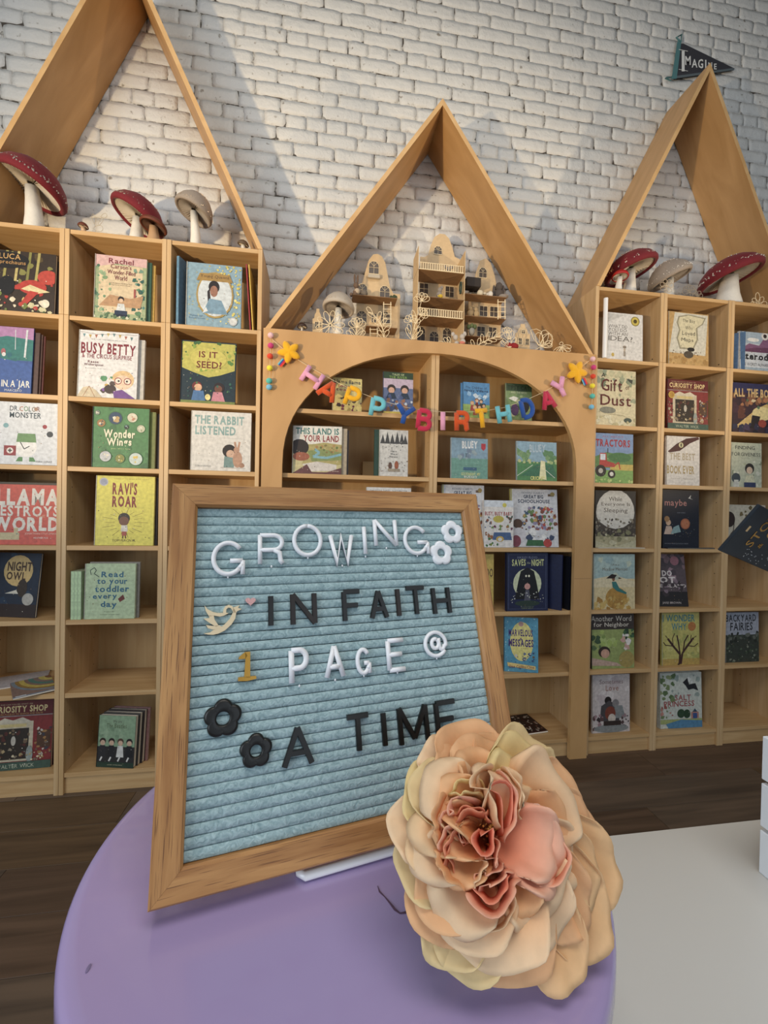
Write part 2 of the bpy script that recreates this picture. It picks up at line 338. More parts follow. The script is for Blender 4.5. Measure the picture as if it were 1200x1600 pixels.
def brick_mb(L, H, seed, nx=9, nz=3):
    R = random.Random(seed); vs = []; fs = []; f1, f2 = R.uniform(0, 6), R.uniform(0, 6)
    def pt(i, j):
        ex = 1 if i in (0, nx) else 0; ez = 1 if j in (0, nz) else 0
        x = L*i/nx-L/2+R.uniform(-1, 1)*.0025; z = H*j/nz-H/2+R.uniform(-1, 1)*.0022; d = -.0085-.0012*math.sin(i*.9+f1)-.001*math.sin(j*1.7+f2)-R.uniform(0, .0012)
        if ex or ez: d += R.uniform(.0004, .0026)
        if ex and ez: x *= .985; z *= .965; d += .001
        return (x, d, z)
    for j in range(nz+1):
        for i in range(nx+1): vs.append(pt(i, j))
    N = nx+1
    for j in range(nz):
        for i in range(nx): fs.append((j*N+i, j*N+i+1, (j+1)*N+i+1, (j+1)*N+i))
    ring = [i for i in range(N)]+[j*N+nx for j in range(1, nz+1)]+[nz*N+i for i in range(nx-1, -1, -1)]+[j*N for j in range(nz-1, 0, -1)]
    o = len(vs)
    for i in ring: x, d, z = vs[i]; vs.append((x*1.008, .012, z*1.02))
    for k in range(len(ring)): a = ring[k]; c = ring[(k+1) % len(ring)]; fs.append((a, c, o+(k+1) % len(ring), o+k)[::-1])
    return vs, fs
CH, BL_ = .0705, .208
vars_s = [brick_mb(.2056, .0682, 10+i) for i in range(10)]; vars_h = [brick_mb(.1018, .0682, 40+i, 5) for i in range(5)]
def mk(vf):
    q = MB(); q.add(*vf); return q.mesh('brick', BRICK, True)
ms = [mk(v) for v in vars_s]; mh = [mk(v) for v in vars_h]
cands = []
for r in range(28, 63):
    z = CH*(r+.5); header = (r % 6 == 3); Lb = .104 if header else BL_; x = -3.58+(0 if r % 2 else Lb/2)+random.Random(r).uniform(-.02, .02)
    while x < 4.95:
        d = Vector((x, YW, z))-CO; cands.append((d.length, x+random.uniform(-.003, .003), z+random.uniform(-.003, .003), header)); x += Lb
def vis(x, z):
    d = Vector((x, YW, z))-CO; zz = d.dot(CF)
    if zz < .1: return False
    px = 600+F_PX*d.dot(CR)/zz; py = 800-F_PX*d.dot(CU)/zz
    return -40 < px < 1240 and -40 < py < 570
cands.sort(key=lambda c: c[0]+(.35 if c[3] else 0)+(0 if vis(c[1], c[2]) else 50))
rest = MB()
for i, (dd, x, z, h) in enumerate(cands):
    k = random.randrange(5 if h else 10); fl = random.random() < .5
    if i < 300:
        o = bpy.data.objects.new('brick', (mh if h else ms)[k]); col.objects.link(o); o.parent = wall; o.location = (x, YW, z); o.rotation_euler = (0, random.uniform(-.012, .012), 0)
    else:
        v, f = (vars_h if h else vars_s)[k]; rest.add([(x+a, YW+b_, z+c) for a, b_, c in v], f)
tag(rest.build('brick_field', BRICK, wall, True), None, kind='stuff')
fl = struct('floor', MB().box(-3.6, -3.2, -.06, 5.0, YW+.1, -.006), plain('floor_underlay', '#1d140d', .8))
pm = []
for L in (1.2,):
    for k in range(3): pm.append(MB().bbox(-L/2+.0008, -.0892, -.008, L/2-.0008, .0892, 0, .0005).mesh('floor_plank', PLANK[k]))
for r in range(24):
    y = YW+.06-.18*(r+.5); x = -3.5+((r*.47) % 1.2)
    while x < 5.0:
        if -1.9 < x < 3.6:
            o = bpy.data.objects.new('floor_plank', random.choice(pm)); col.objects.link(o); o.parent = fl; o.location = (x, y, 0)
        x += 1.2
struct('ceiling', MB().box(-3.6, -3.2, 4.42, 5.0, YW+.15, 4.5), plain('ceiling_paint', '#8d8a85', .8))
struct('wall_left', MB().box(-3.75, -3.2, 0, -3.6, YW+.15, 4.5), plain('plaster_left', '#c9c3b8', .8))
struct('wall_right', MB().box(5.0, -3.2, 0, 5.15, YW+.15, 4.5), plain('plaster_right', '#b9b2a6', .8))
# ------------------------------------------------------------------ bookcases
def bookcase(x0, x1, shelves, label, top=2.018, depth=DEP, peg=True):
    t = thing('bookcase', label, 'bookcase', (x0, Y0, 0), group=None); W = x1-x0; g = .0008
    for a in (g, W-TT-g): MB().bbox(a, 0, 0, a+TT, depth, top, .0008).build('side_panel', BIRCH_V, t)
    MB().bbox(TT+g, .004, top-TT, W-TT-g, depth, top, .0008).build('top_panel', BIRCH_H, t)
    MB().bbox(TT+g, .004, ZS[0]-TT, W-TT-g, depth, ZS[0], .0008).build('bottom_shelf', BIRCH_H, t)
    MB().bbox(TT+g, .012, 0, W-TT-g, .028, ZS[0]-TT, .0005).build('plinth', BIRCH_H, t)
    MB().box(TT+g, depth-.006, ZS[0], W-TT-g, depth, top-TT).build('back_panel', BIRCH_B, t)
    for z in shelves: MB().bbox(TT+g, .003, z-.02, W-TT-g, depth-.007, z, .0008).build('shelf', BIRCH_H, t)
    q = MB()
    for xx, sx in ((TT+g, 1), (W-TT-g, -1)):
        for yy in (.04, .23):
            for zz in [k*.064+.15 for k in range(28)]:
                a, b_ = (xx, xx+sx*.0004) if sx > 0 else (xx+sx*.0004, xx); q.box(a, yy-.002, zz-.002, b_, yy+.002, zz+.002)
    tag(q.build('shelf_pin_holes', BLACK, t), None, kind='stuff')
    return t
def topper(x0, x1, label):
    t = thing('bookcase_topper', label, 'bookcase', (x0, Y0, 2.019)); W = x1-x0; g = .0008; H = 2.375-2.019
    for a in (g, W-TT-g): MB().bbox(a, 0, 0, a+TT, DEP, H, .0008).build('side_panel', BIRCH_V, t)
    MB().bbox(TT+g, .004, H-TT, W-TT-g, DEP, H, .0008).build('top_panel', BIRCH_H, t)
    MB().box(TT+g, DEP-.006, 0, W-TT-g, DEP, H-TT).build('back_panel', BIRCH_B, t)
    for sx in (TT+g, W-TT-g-.0006): MB().box(sx, .046, .028, sx+.0006, .052, .034).build('shelf_pin_hole', BLACK, t)
    return t
nmL = ['leftmost tall birch bookcase, cut off by the left edge of the photo', 'tall birch bookcase second from the left, holding the yellow picture book', 'tall birch bookcase third from the left, directly left of the arched panel']
nmR = ['tall birch bookcase directly right of the arched panel', 'tall birch bookcase holding the salt princess book in its lowest bay', 'rightmost tall birch bookcase, cut off by the right edge of the photo']
nmLt = ['birch top box of the leftmost bookcase, under the largest red mushroom', 'birch top box holding the book with a pink sky and reading woman', 'birch top box holding the blue and gold portrait book']
nmRt = ['birch top box holding the white idea book with a gold seal', 'birch top box holding the cream map book', 'birch top box holding the purple mountain book at the right edge']
for i in range(3):
    bookcase(LX[i], LX[i+1], ZS[1:6], nmL[i]); topper(LX[i], LX[i+1], nmLt[i])
    bookcase(RX[i], RX[i+1], ZS[1:6], nmR[i]); topper(RX[i], RX[i+1], nmRt[i])
AMID = .527
AY = Y0+.004
aw = [(AXL+.012, AMID), (AMID, AXR-.012)]
bookcase(aw[0][0], aw[0][1], ZS[1:6], 'wide birch bookcase behind the left half of the arch, mostly hidden by the letter board', 1.99)
bookcase(aw[1][0], aw[1][1], ZS[1:6], 'wide birch bookcase behind the right half of the arch', 1.99)
# arched panel, with the tall opening cut out
def arch_panel():
    t = thing('arched_panel', 'plywood panel with a tall arched opening, fixed on the wide bookcases', 'panel', (AXL, Y0, 0)); W = AXR-AXL; H = 2.022
    iL, iR = -.172-AXL, 1.252-AXL; cx = (iL+iR)/2; a = (iR-iL)/2; zs = 1.42; zt = 1.968; n = 36
    th = .020
    arc = [(cx-a*math.cos(PI*i/n), zs+(zt-zs)*(math.sin(PI*i/n)**.86)) for i in range(n+1)]
    inner = [(iL, 0)]+arc+[(iR, 0)]
    q = MB(); vs = []; fs = []
    for (y) in (-th, 0):
        vs += [(x, y, z) for x, z in inner]; 
    ni = len(inner)
    outer = []
    for x, z in inner:
        if z == 0: outer.append((0 if x < cx else W, 0))
        else:
            u = (x-cx)/a
            if abs(z-zs) < 1e-6: outer.append((0 if u < 0 else W, zs))
            else:
                dx, dz = (x-cx), (z-zs)*1.35; k = min((W/2)/max(abs(dx), 1e-6), (H-zs)/max(dz, 1e-6)); outer.append((cx+dx*k if abs(dx*k) < W/2-1e-6 else (0 if dx < 0 else W), zs+dz*k))
    # make sure the top corners exist: snap the nearest outer points
    for cxn in (0, W):
        j = min(range(len(outer)), key=lambda i: (outer[i][0]-cxn)**2+(outer[i][1]-H)**2); outer[j] = (cxn, H)
    no = len(vs)
    for y in (-th, 0): vs += [(x, y, z) for x, z in outer]
    for i in range(ni-1):
        fs.append((i, no+i, no+i+1, i+1)); fs.append((ni+i, ni+i+1, no+ni+i+1, no+ni+i))
        fs.append((i, i+1, ni+i+1, ni+i)); fs.append((no+i, no+ni+i, no+ni+i+1, no+i+1))
    for i in (0, ni-1): fs.append((i, ni+i, no+ni+i, no+i))
    q.add(vs, fs).build('arched_face', PLY, t)
    # thin light edge strip around the opening
    e = MB(); pts = inner
    for i in range(len(pts)-1):
        (x0, z0), (x1, z1) = pts[i], pts[i+1]; d = Vector((x1-x0, z1-z0)); nn = Vector((d.y, -d.x)).normalized()*.0006
        e.add([(x0, -th-.0004, z0), (x1, -th-.0004, z1), (x1+nn.x*5, -th-.0004, z1+nn.y*5), (x0+nn.x*5, -th-.0004, z0+nn.y*5), (x0+nn.x, .0, z0+nn.y), (x1+nn.x, .0, z1+nn.y), (x1+nn.x, -th-.0004, z1+nn.y), (x0+nn.x, -th-.0004, z0+nn.y)], [(4, 5, 6, 7)])
    e.build('opening_edge', PLY_E, t)
    MB().box(iR+.002, -th-.0005, .905, W-.001, -th, .9065).build('panel_joint', LASERDK, t)
    return t
arch_panel()
MB_ = MB().bbox(AXL, 0, 0, AXR, DEP+.0, .0295, .001)
o = MB_.build('top_board', PLY); o.location = (0, Y0, 1.9925); tag(o, 'wide plywood board on the arched unit, carrying the dollhouses', 'board')
def roof(x0, x1, zb, apex, label):
    t = thing('gable_roof', label, 'roof frame', (0, Y0, 0)); ax, az = apex; th = .019; yb = .278
    for sx, bx in ((-1, x0), (1, x1)):
        d = Vector((ax-bx, az-zb)); L = d.length; d.normalize(); nrm = Vector((-d.y, d.x))*(1 if sx > 0 else -1)   # towards the inside
        if nrm.x*(-sx) < 0: nrm = -nrm
        k = th/abs(nrm.x); kz = th/abs(nrm.y)
        poly = [(bx, zb), (ax, az), (ax, az-kz), (bx+(-sx)*k, zb)]
        if sx < 0: poly = poly[::-1]
        q = MB().prism(poly, 0, yb, 'y'); q.build('roof_board', PLY, t)
        e = MB().prism([(p[0], p[1]) for p in poly], -.0012, 0, 'y'); e.build('edge_band', PLY_E, t)
    return t
roof(LX[0], LX[3], 2.3755, ((LX[0]+LX[3])/2, 3.64), 'left plywood gable frame, standing on the left bookcases')
roof(AXL, AXR, 2.0225, (.535, 3.172), 'middle plywood gable frame around the dollhouses, standing on the arched unit')
roof(RX[0]+.004, RX[3], 2.3755, (1.965, 3.59), 'right plywood gable frame, below the pennant, standing on the right bookcases')

# ------------------------------------------------------------------ tables
TZ = .953
TC = (.0320, .3775); TR = .2118
t = thing('round_side_table', 'round glossy lavender table under the letter board and the silk flower', 'table', (TC[0], TC[1], 0))
prof = [(.001, TZ-.004), (TR-.030, TZ-.004), (TR-.006, TZ-.0025), (TR-.0045, TZ-.0005), (TR-.002, TZ-.0018), (TR, TZ-.006), (TR, TZ-.020), (TR-.004, TZ-.024), (.001, TZ-.024)]
prof = [(r, z) for r, z in prof]
prof = [(.001, TZ), (TR-.012, TZ), (TR-.006, TZ-.0004), (TR-.0025, TZ-.0018), (TR-.0006, TZ-.0045), (TR, TZ-.008), (TR, TZ-.022), (TR-.003, TZ-.025), (.001, TZ-.025)]
MB().lathe(prof[::-1], 128).build('tabletop', LAV, t, True)
MB().lathe([(.03, .03), (.022, .06), (.018, .3), (.018, .8), (.05, TZ-.03), (.08, TZ-.0255)], 32).build('pedestal', LAV, t, True)
MB().lathe([(.17, 0), (.17, .012), (.15, .022), (.04, .03)], 64).build('base', LAV, t, True)
ch = MB()
for path in ([(590, 1384), (593, 1393), (601, 1401), (611, 1413), (617, 1421), (625, 1427), (633, 1426), (642, 1419)],):
    pts = [onZ(x, y, TZ+.0003) for x, y in path]
    ch.tube([(p.x-TC[0], p.y-TC[1], p.z) for p in pts], .0009, 4, flat=.4, nrm=(0, 0, 1), rs=[.0003, .0008, .0005, .0009, .0011, .0006, .0010, .0003])
ch.build('paint_chip', plain('chipped_paint', '#5a4258', .7), t)
ch = MB(); p = onZ(138, 1513, TZ+.0003); ch.ball(p.x-TC[0], p.y-TC[1], p.z, .0012, .003, .0003, 8); ch.build('scuff_mark', plain('scuff', '#7d7096', .7), t)
t = thing('white_table', 'white square edged table to the right of the lavender table', 'table', (0, 0, 0))
MB().bbox(.19, -.35, .725, 1.45, .5715, .75, .0015).build('tabletop', WTOP, t)
for x, y in ((.23, -.3), (1.38, -.3), (.23, .50), (1.38, .50)): MB().bbox(x, y, 0, x+.04, y+.04, .7247, .001).build('leg', WTOP, t)
# slatted crate on the white table
t = thing('slatted_crate', 'white slatted crate on the white table, cut off by the right edge', 'crate', (.604, .486, .7502))
for i in range(3):
    z0 = .0+i*.0645
    MB().bbox(0, -.26, z0, .008, 0, z0+.059, .001).build('slat', CRATE, t)
    MB().bbox(.012, -.010, z0, .30, -.002, z0+.059, .001).build('slat', CRATE, t)
for y in (-.018, -.25): MB().bbox(.0085, y-.012, .0005, .0115, y+.010, .186, .0005).build('corner_post', CRATE, t)
MB().bbox(.012, -.25, .001, .29, -.012, .006, .0008).build('bottom', CRATE, t)
# ------------------------------------------------------------------ letter board (local: x right, y up, z out)
BP = Vector((-.109, .295, .968)); BW = Vector((.98026, .1977, -.0016)).normalized(); BUt = Vector((-.05523, .30027, .95225)); BU = (BUt-BW*BUt.dot(BW)).normalized(); BN = BW.cross(BU).normalized()
BM = frame_matrix(BP, BW, BU, BN)
S = .305; FW = .0205; FT = .019
t = thing('letter_board', 'square oak framed letter board with ribbed pale blue felt, leaning on the lavender table', 'letter board', mat=BM)
def rail(pts, mat):            # pts: outer a, outer b, inner b, inner a ; bevelled profile
    q = MB(); o = Vector(((pts[0][0]+pts[1][0])/2, (pts[0][1]+pts[1][1])/2)); 
    P = [Vector(p) for p in pts]; c = .0016
    def lp(a, b_, f): return a+(b_-a)*f
    la = (P[3]-P[0]).length; lb = (P[2]-P[1]).length
    rows = [(P[0], P[1], -FT), (P[0], P[1], -c), (lp(P[0], P[3], c*1.4/la), lp(P[1], P[2], c*1.4/lb), 0), (lp(P[3], P[0], c*1.6/la), lp(P[2], P[1], c*1.6/lb), -.0002), (P[3], P[2], -c*1.6), (P[3], P[2], -FT)]
    vs = []; fs = []
    for a, b_, z in rows: vs += [(a.x, a.y, z), (b_.x, b_.y, z)]
    n = len(rows)
    for i in range(n): j = (i+1) % n; fs.append((2*i, 2*i+1, 2*j+1, 2*j))
    fs.append([2*i for i in range(n)][::-1]); fs.append([2*i+1 for i in range(n)])
    return q.add(vs, fs).build('frame_rail', mat, t)
I = FW; E_ = S-FW; g = .00015
rail([(0, S), (S, S), (E_, E_), (I, E_)], OAK_H); rail([(S, 0), (0, 0), (I, I), (E_, I)], OAK_H)
rail([(0, g), (0, S-g), (I, E_-g), (I, I+g)], OAK_V); rail([(S, S-g), (S, g), (E_, I+g), (E_, E_-g)], OAK_V)
MB().box(.002, .002, -FT-.003, S-.002, S-.002, -FT-.0005).build('backing', PAGES, t)
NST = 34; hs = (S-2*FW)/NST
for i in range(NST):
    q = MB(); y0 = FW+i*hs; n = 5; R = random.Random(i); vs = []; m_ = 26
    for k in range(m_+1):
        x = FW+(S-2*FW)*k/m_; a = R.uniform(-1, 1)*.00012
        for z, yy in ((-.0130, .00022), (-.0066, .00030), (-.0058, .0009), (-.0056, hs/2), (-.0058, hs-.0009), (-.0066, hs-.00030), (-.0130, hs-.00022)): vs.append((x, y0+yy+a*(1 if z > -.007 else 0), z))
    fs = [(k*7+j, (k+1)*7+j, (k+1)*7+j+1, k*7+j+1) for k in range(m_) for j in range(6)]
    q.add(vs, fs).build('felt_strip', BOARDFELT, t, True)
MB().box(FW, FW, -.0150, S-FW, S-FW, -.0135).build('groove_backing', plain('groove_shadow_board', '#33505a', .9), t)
FZ = -.0054       # felt surface
def bl(x, y):
    p = onP(x, y, BP+BN*FZ, BN)-BP; return p.dot(BW), p.dot(BU)
# stroke letters: list of polylines in a 0..w x 0..1 box
def arc(cx, cy, rx, ry, a0, a1, n=10): return [(cx+rx*math.cos(math.radians(a0+(a1-a0)*i/n)), cy+ry*math.sin(math.radians(a0+(a1-a0)*i/n))) for i in range(n+1)]
STK = {
 'I': [[(.5, 0), (.5, 1)]], 'N': [[(0, 0), (0, 1)], [(0, 1), (1, 0)], [(1, 0), (1, 1)]],
 'O': [arc(.5, .5, .5, .5, 90, 449, 26)], 'G': [arc(.5, .5, .5, .5, 38, 318, 20), [(.56, .42), (1, .42)], [(1, .42), (1, -.02)], [(.87, .17), (1, .3)]],
 'R': [[(0, 0), (0, 1)], [(0, 1), (.6, 1)]+arc(.62, .74, .36, .26, 85, -90, 10)+[(.0, .48)], [(.6, .48), (.86, .38), (.9, .1), (1.0, 0)]],
 'W': [[(0, 1), (.27, 0), (.5, .95), (.73, 0), (1, 1)]], 'F': [[(0, 0), (0, 1)], [(0, 1), (1, 1)], [(0, .52), (.85, .52)]],
 'A': [[(0, 0), (.5, 1)], [(.5, 1), (1, 0)], [(.2, .33), (.8, .33)]], 'T': [[(0, 1), (1, 1)], [(.5, 1), (.5, 0)]],
 'H': [[(0, 0), (0, 1)], [(1, 0), (1, 1)], [(0, .5), (1, .5)]], 'P': [[(0, 0), (0, 1)], [(0, 1), (.5, 1)]+arc(.55, .72, .45, .28, 85, -90, 10)+[(0, .44)]],
 'E': [[(0, 0), (0, 1)], [(0, 1), (1, 1)], [(0, .52), (.85, .52)], [(0, 0), (1, 0)]], 'M': [[(0, 0), (0, 1)], [(0, 1), (.5, .12)], [(.5, .12), (1, 1)], [(1, 1), (1, 0)]],
 '@': [arc(.48, .52, .17, .2, 60, 420, 14), [(.66, .74), (.66, .42)]+arc(.78, .42, .12, .16, 190, 350, 6)+arc(.5, .5, .5, .5, -8, 325, 24)],
 'Y': [[(0, 1), (.5, .48)], [(1, 1), (.5, .48)], [(.5, .48), (.5, 0)]], 'B': [[(0, 0), (0, 1)], [(0, 1), (.5, 1)]+arc(.55, .77, .38, .23, 85, -90, 8)+[(0, .54)], [(.5, .54)]+arc(.58, .27, .42, .27, 88, -90, 8)+[(0, 0)]],
 'D': [[(0, 0), (0, 1)], [(0, 1), (.35, 1)]+arc(.4, .5, .6, .5, 88, -88, 12)+[(0, 0)]],
}
def letter_mesh(ch, w_, h_, sw, dep, round_=True, seg=None):
    q = MB(); ins = sw/2
    W_ = max(w_-sw, .0001); H_ = h_-sw
    for k, pl in enumerate(STK[ch]):
        pts = [((x-.5)*W_ if ch != 'I' else 0, ins+y*H_, dep*.5*(1+.02*k)) for x, y in pl]
        if round_: q.tube(pts, sw/2, seg or 8, flat=dep/sw, nrm=(0, 0, 1))
        else:
            for sc, z0, z1 in ((1, 0, .75), (.82, .75, 1)):
                q.tube([(x, y, dep*(z0+z1)/2+.00002*k) for x, y, z in pts], sw/2*sc*1.414, 4, flat=(z1-z0)*dep/sw/sc, nrm=(0, 0, 1))
    if round_: q.ball(0, -.0004, dep*.3, .0009, .0013, .0008, 6)
    return q
def put_letter(ch, x0, x1, y0, y1, kind, label, sw=.0042, name='board_letter'):
    cx, cy = (x0+x1)/2, (y0+y1)/2
    l = bl(x0, cy); r = bl(x1, cy); b0 = bl(cx, y1); t0 = bl(cx, y0)
    w_ = r[0]-l[0]; h_ = t0[1]-b0[1]; mid = bl(cx, cy)
    q = letter_mesh(ch, max(w_, sw*1.02), h_, sw, .0042 if kind == 'w' else .0034, kind == 'w')
    o = q.build(name, WHITE if kind == 'w' else (BLACKSTAIN if kind == 's' else BLACK), None, kind == 'w'); o.data.polygons.foreach_set('use_smooth', [kind == 'w']*len(o.data.polygons))
    P = BP+BW*mid[0]+BU*(mid[1]-h_/2)+BN*(FZ-.0004); o.matrix_world = frame_matrix(P, BW, BU, BN)
    return tag(o, label, 'letter', 'letters pressed into the felt board')
Z6 = lambda x0, x1, y0, y1: (220+x0/2, 220+x1/2, 740+y0/2, 740+y1/2)
Z7 = lambda x0, x1, y0, y1: (220+x0/2, 220+x1/2, 1080+y0/2, 1080+y1/2)
for ch, bx, lb in [('G', (220, 327, 210, 322), 'large white plastic letter G starting the top line on the felt board'), ('R', (365, 450, 187, 289), 'white plastic letter R in the top line on the felt board'),
    ('O', (472, 568, 158, 262), 'round white plastic letter O in the top line on the felt board'), ('W', (586, 666, 188, 287), 'white plastic letter W in the top line on the felt board'),
    ('I', (690, 706, 162, 258), 'white plastic letter I in the top line on the felt board'), ('N', (725, 800, 141, 232), 'white plastic letter N in the top line on the felt board'), ('G', (818, 898, 163, 256), 'white plastic letter G ending the top line, beside the white flowers')]:
    put_letter(ch, *Z6(*bx), 'w', lb, .0041)
for ch, bx, lb in [('I', (397, 415, 375, 483), 'black letter I right of the pink heart on the felt board'), ('N', (467, 550, 368, 477), 'dark brown black letter N in the second line on the felt board'),
    ('F', (628, 691, 361, 466), 'black letter F in the second line on the felt board'), ('A', (712, 772, 360, 458), 'black letter A in the second line, between F and I'), ('I', (795, 811, 354, 452), 'dark brown letter I in the second line, between A and T'),
    ('T', (824, 892, 350, 446), 'black letter T in the second line on the felt board'), ('H', (908, 966, 350, 444), 'black letter H ending the second line on the felt board')]:
    put_letter(ch, *Z6(*bx), 's' if 'brown' in lb else 'b', lb, .0044)
for ch, bx, lb, sw in [('P', (461, 526, 541, 661), 'thick white letter P in the third line on the felt board', .0050), ('A', (570, 638, 530, 643), 'thick white letter A in the third line, between P and G', .0046),
    ('G', (669, 718, 542, 630), 'small white letter G in the third line on the felt board', .0040), ('E', (765, 827, 512, 620), 'thick white letter E in the third line on the felt board', .0046), ('@', (881, 956, 489, 576), 'white at sign ending the third line on the felt board', .0038)]:
    put_letter(ch, *Z6(*bx), 'w', lb, sw, 'board_letter' if ch != '@' else 'at_sign')
for ch, bx, lb in [('A', (439, 541, 103, 238), 'black letter A in the lowest line, beside the black flowers'), ('T', (638, 720, 67, 193), 'black letter T in the lowest line on the felt board'),
    ('I', (749, 769, 58, 178), 'black letter I in the lowest line, between T and M'), ('M', (802, 899, 38, 168), 'black letter M in the lowest line, above the silk flower'), ('E', (918, 990, 24, 152), 'black letter E in the lowest line, partly hidden by the silk flower')]:
    put_letter(ch, *Z7(*bx), 'b', lb, .0044)
def board_flower(cx, cy, r, mat, label, name='board_flower'):
    c = bl(cx, cy); R = bl(cx+r, cy)[0]-c[0]; q = MB(); n = 60; rings = []; vs = []; fs = []
    def out(a): return R*(.80+.20*abs(math.cos(2.5*(a-PI/2)))**.8) if True else R
    prof = [(.34, 0), (.34, .0020), (.42, .0034), (.6, .0026), (.82, .0034), (.95, .0026), (1, .0012), (1, 0)]
    for f, z in prof:
        for j in range(n):
            a = 2*PI*j/n; rr = R*f*(1 if f < .5 else (1-(1-out(a)/R)*min(1, (f-.4)/.4))); vs.append((rr*math.cos(a), rr*math.sin(a), z))
    m_ = len(prof)
    for i in range(m_): 
        for j in range(n): fs.append((i*n+j, i*n+(j+1) % n, ((i+1) % m_)*n+(j+1) % n, ((i+1) % m_)*n+j))
    o = q.add(vs, fs).build(name, mat, None, True)
    o.matrix_world = frame_matrix(BP+BW*c[0]+BU*c[1]+BN*(FZ-.0002), BW, BU, BN); return tag(o, label, 'flower', 'flower shapes on the felt board')
board_flower(220+971/2, 740+184/2, 16.5, WHITE, 'upper white plastic flower at the top right of the felt board')
board_flower(220+937/2, 740+249/2, 17.5, WHITE, 'lower white plastic flower, beside the last G of the top line')
board_flower(220+257/2, 1080+84/2, 30, BLACK, 'larger black plastic flower near the left frame of the felt board')
board_flower(220+360/2, 1080+185/2, 26, BLACK, 'smaller black plastic flower left of the lowest letter A')
def board_flat(polys, name, mat, th, label, cat, outline=None):
    q = MB(); z0 = FZ-.0002
    for pl in polys:
        p2 = [bl(x, y) for x, y in pl]
        ar = sum(p2[i][0]*p2[(i+1) % len(p2)][1]-p2[(i+1) % len(p2)][0]*p2[i][1] for i in range(len(p2)))
        if ar < 0: p2 = p2[::-1]
        q.prism([(a, b_) for a, b_ in p2], z0, z0+th, 'z')
    c = bl(polys[0][0][0], polys[0][0][1]); q.v = [(a-c[0], b_-c[1], z) for a, b_, z in q.v]
    o = q.build(name, mat); o.matrix_world = frame_matrix(BP+BW*c[0]+BU*c[1], BW, BU, BN); return tag(o, label, cat)
z8 = lambda pts: [(300+x/6, 900+y/6) for x, y in pts]
bird = [z8([(118, 278), (150, 315), (200, 340), (240, 348), (290, 348), (300, 372), (262, 382), (205, 372), (160, 380), (130, 330)]),
        z8([(160, 372), (205, 372), (212, 410), (250, 465), (225, 478), (150, 430), (108, 400), (165, 395)]),
        z8([(132, 460), (200, 470), (250, 463), (280, 475), (262, 498), (196, 503), (150, 490)]),
        z8([(110, 540), (170, 530), (205, 505), (262, 492), (320, 440), (355, 400), (385, 340), (415, 345), (405, 400), (370, 455), (310, 510), (250, 540), (200, 552), (150, 550)]),
        z8([(290, 350), (296, 315), (312, 285), (345, 272), (378, 283), (396, 312), (415, 345), (385, 345), (378, 320), (360, 300), (338, 298), (322, 315), (320, 345), (344, 350), (300, 372)]),
        z8([(385, 298), (445, 275), (432, 300), (465, 312), (425, 330), (412, 348), (385, 335)])]
board_flat(bird, 'board_bird', LASERPALE, .0022, 'pale wooden flying bird cut-out at the left of the felt board', 'bird')
hrt = z8([(548+48*1.0*(16*math.sin(a)**3)/16, 238-42*(13*math.cos(a)-5*math.cos(2*a)-2*math.cos(3*a)-math.cos(4*a))/16) for a in [2*PI*i/28 for i in range(28)]])
board_flat([hrt], 'board_heart', plain('pink_glitter', '#dcaaa6', .5, var=.2, bscale=900), .0026, 'tiny glittery pink heart above the wooden bird', 'heart')
board_flat([z8(p) for p in ([(495, 712), (545, 708), (545, 950), (488, 950), (500, 775)], [(440, 760), (495, 712), (520, 745), (500, 775), (436, 782)], [(432, 948), (598, 934), (604, 960), (560, 972), (515, 982), (430, 984)])], 'board_number', GOLD, .0030, 'shiny gold number 1 in the third line of the felt board', 'number')
# wire easel
t = thing('wire_easel', 'white wire easel holding the letter board, its front lip showing below the frame', 'easel', (0, 0, 0))
a0 = onZ(470, 1369, TZ+.004); a1 = a0+Vector((BW.x, BW.y, 0)).normalized()*.17
back = Vector((-BW.y, BW.x, 0))
q = MB(); rr = .0032
def P3(a, f, z): p = a+back*f; return (p.x, p.y, z)
q.tube([P3(a0, .012, TZ+.0042), P3(a0, .003, TZ+.004), (a0.x+.003, a0.y-.0003, TZ+.004), (a1.x-.003, a1.y-.0003, TZ+.004), P3(a1, .003, TZ+.004), P3(a1, .012, TZ+.0042)], rr, 10)
q.build('lip', METALW, t, True)
for a in (a0, a1):
    q = MB(); q.tube([P3(a, .012, TZ+.0042), P3(a, .06, TZ+.0042), P3(a, .075, TZ+.012), P3(a, .12, TZ+.15)], .003, 8); q.build('support', METALW, t, True)
MB().tube([P3(a0, .12, TZ+.15), P3(a1, .12, TZ+.15)], .003, 8).build('crossbar', METALW, t, True)
q = MB()
for a in (a0, a1): q.tube([P3(a, .12, TZ+.15), P3(a, .150, TZ+.005)], .0027, 8)
q.build('rear_leg', METALW, t, True)
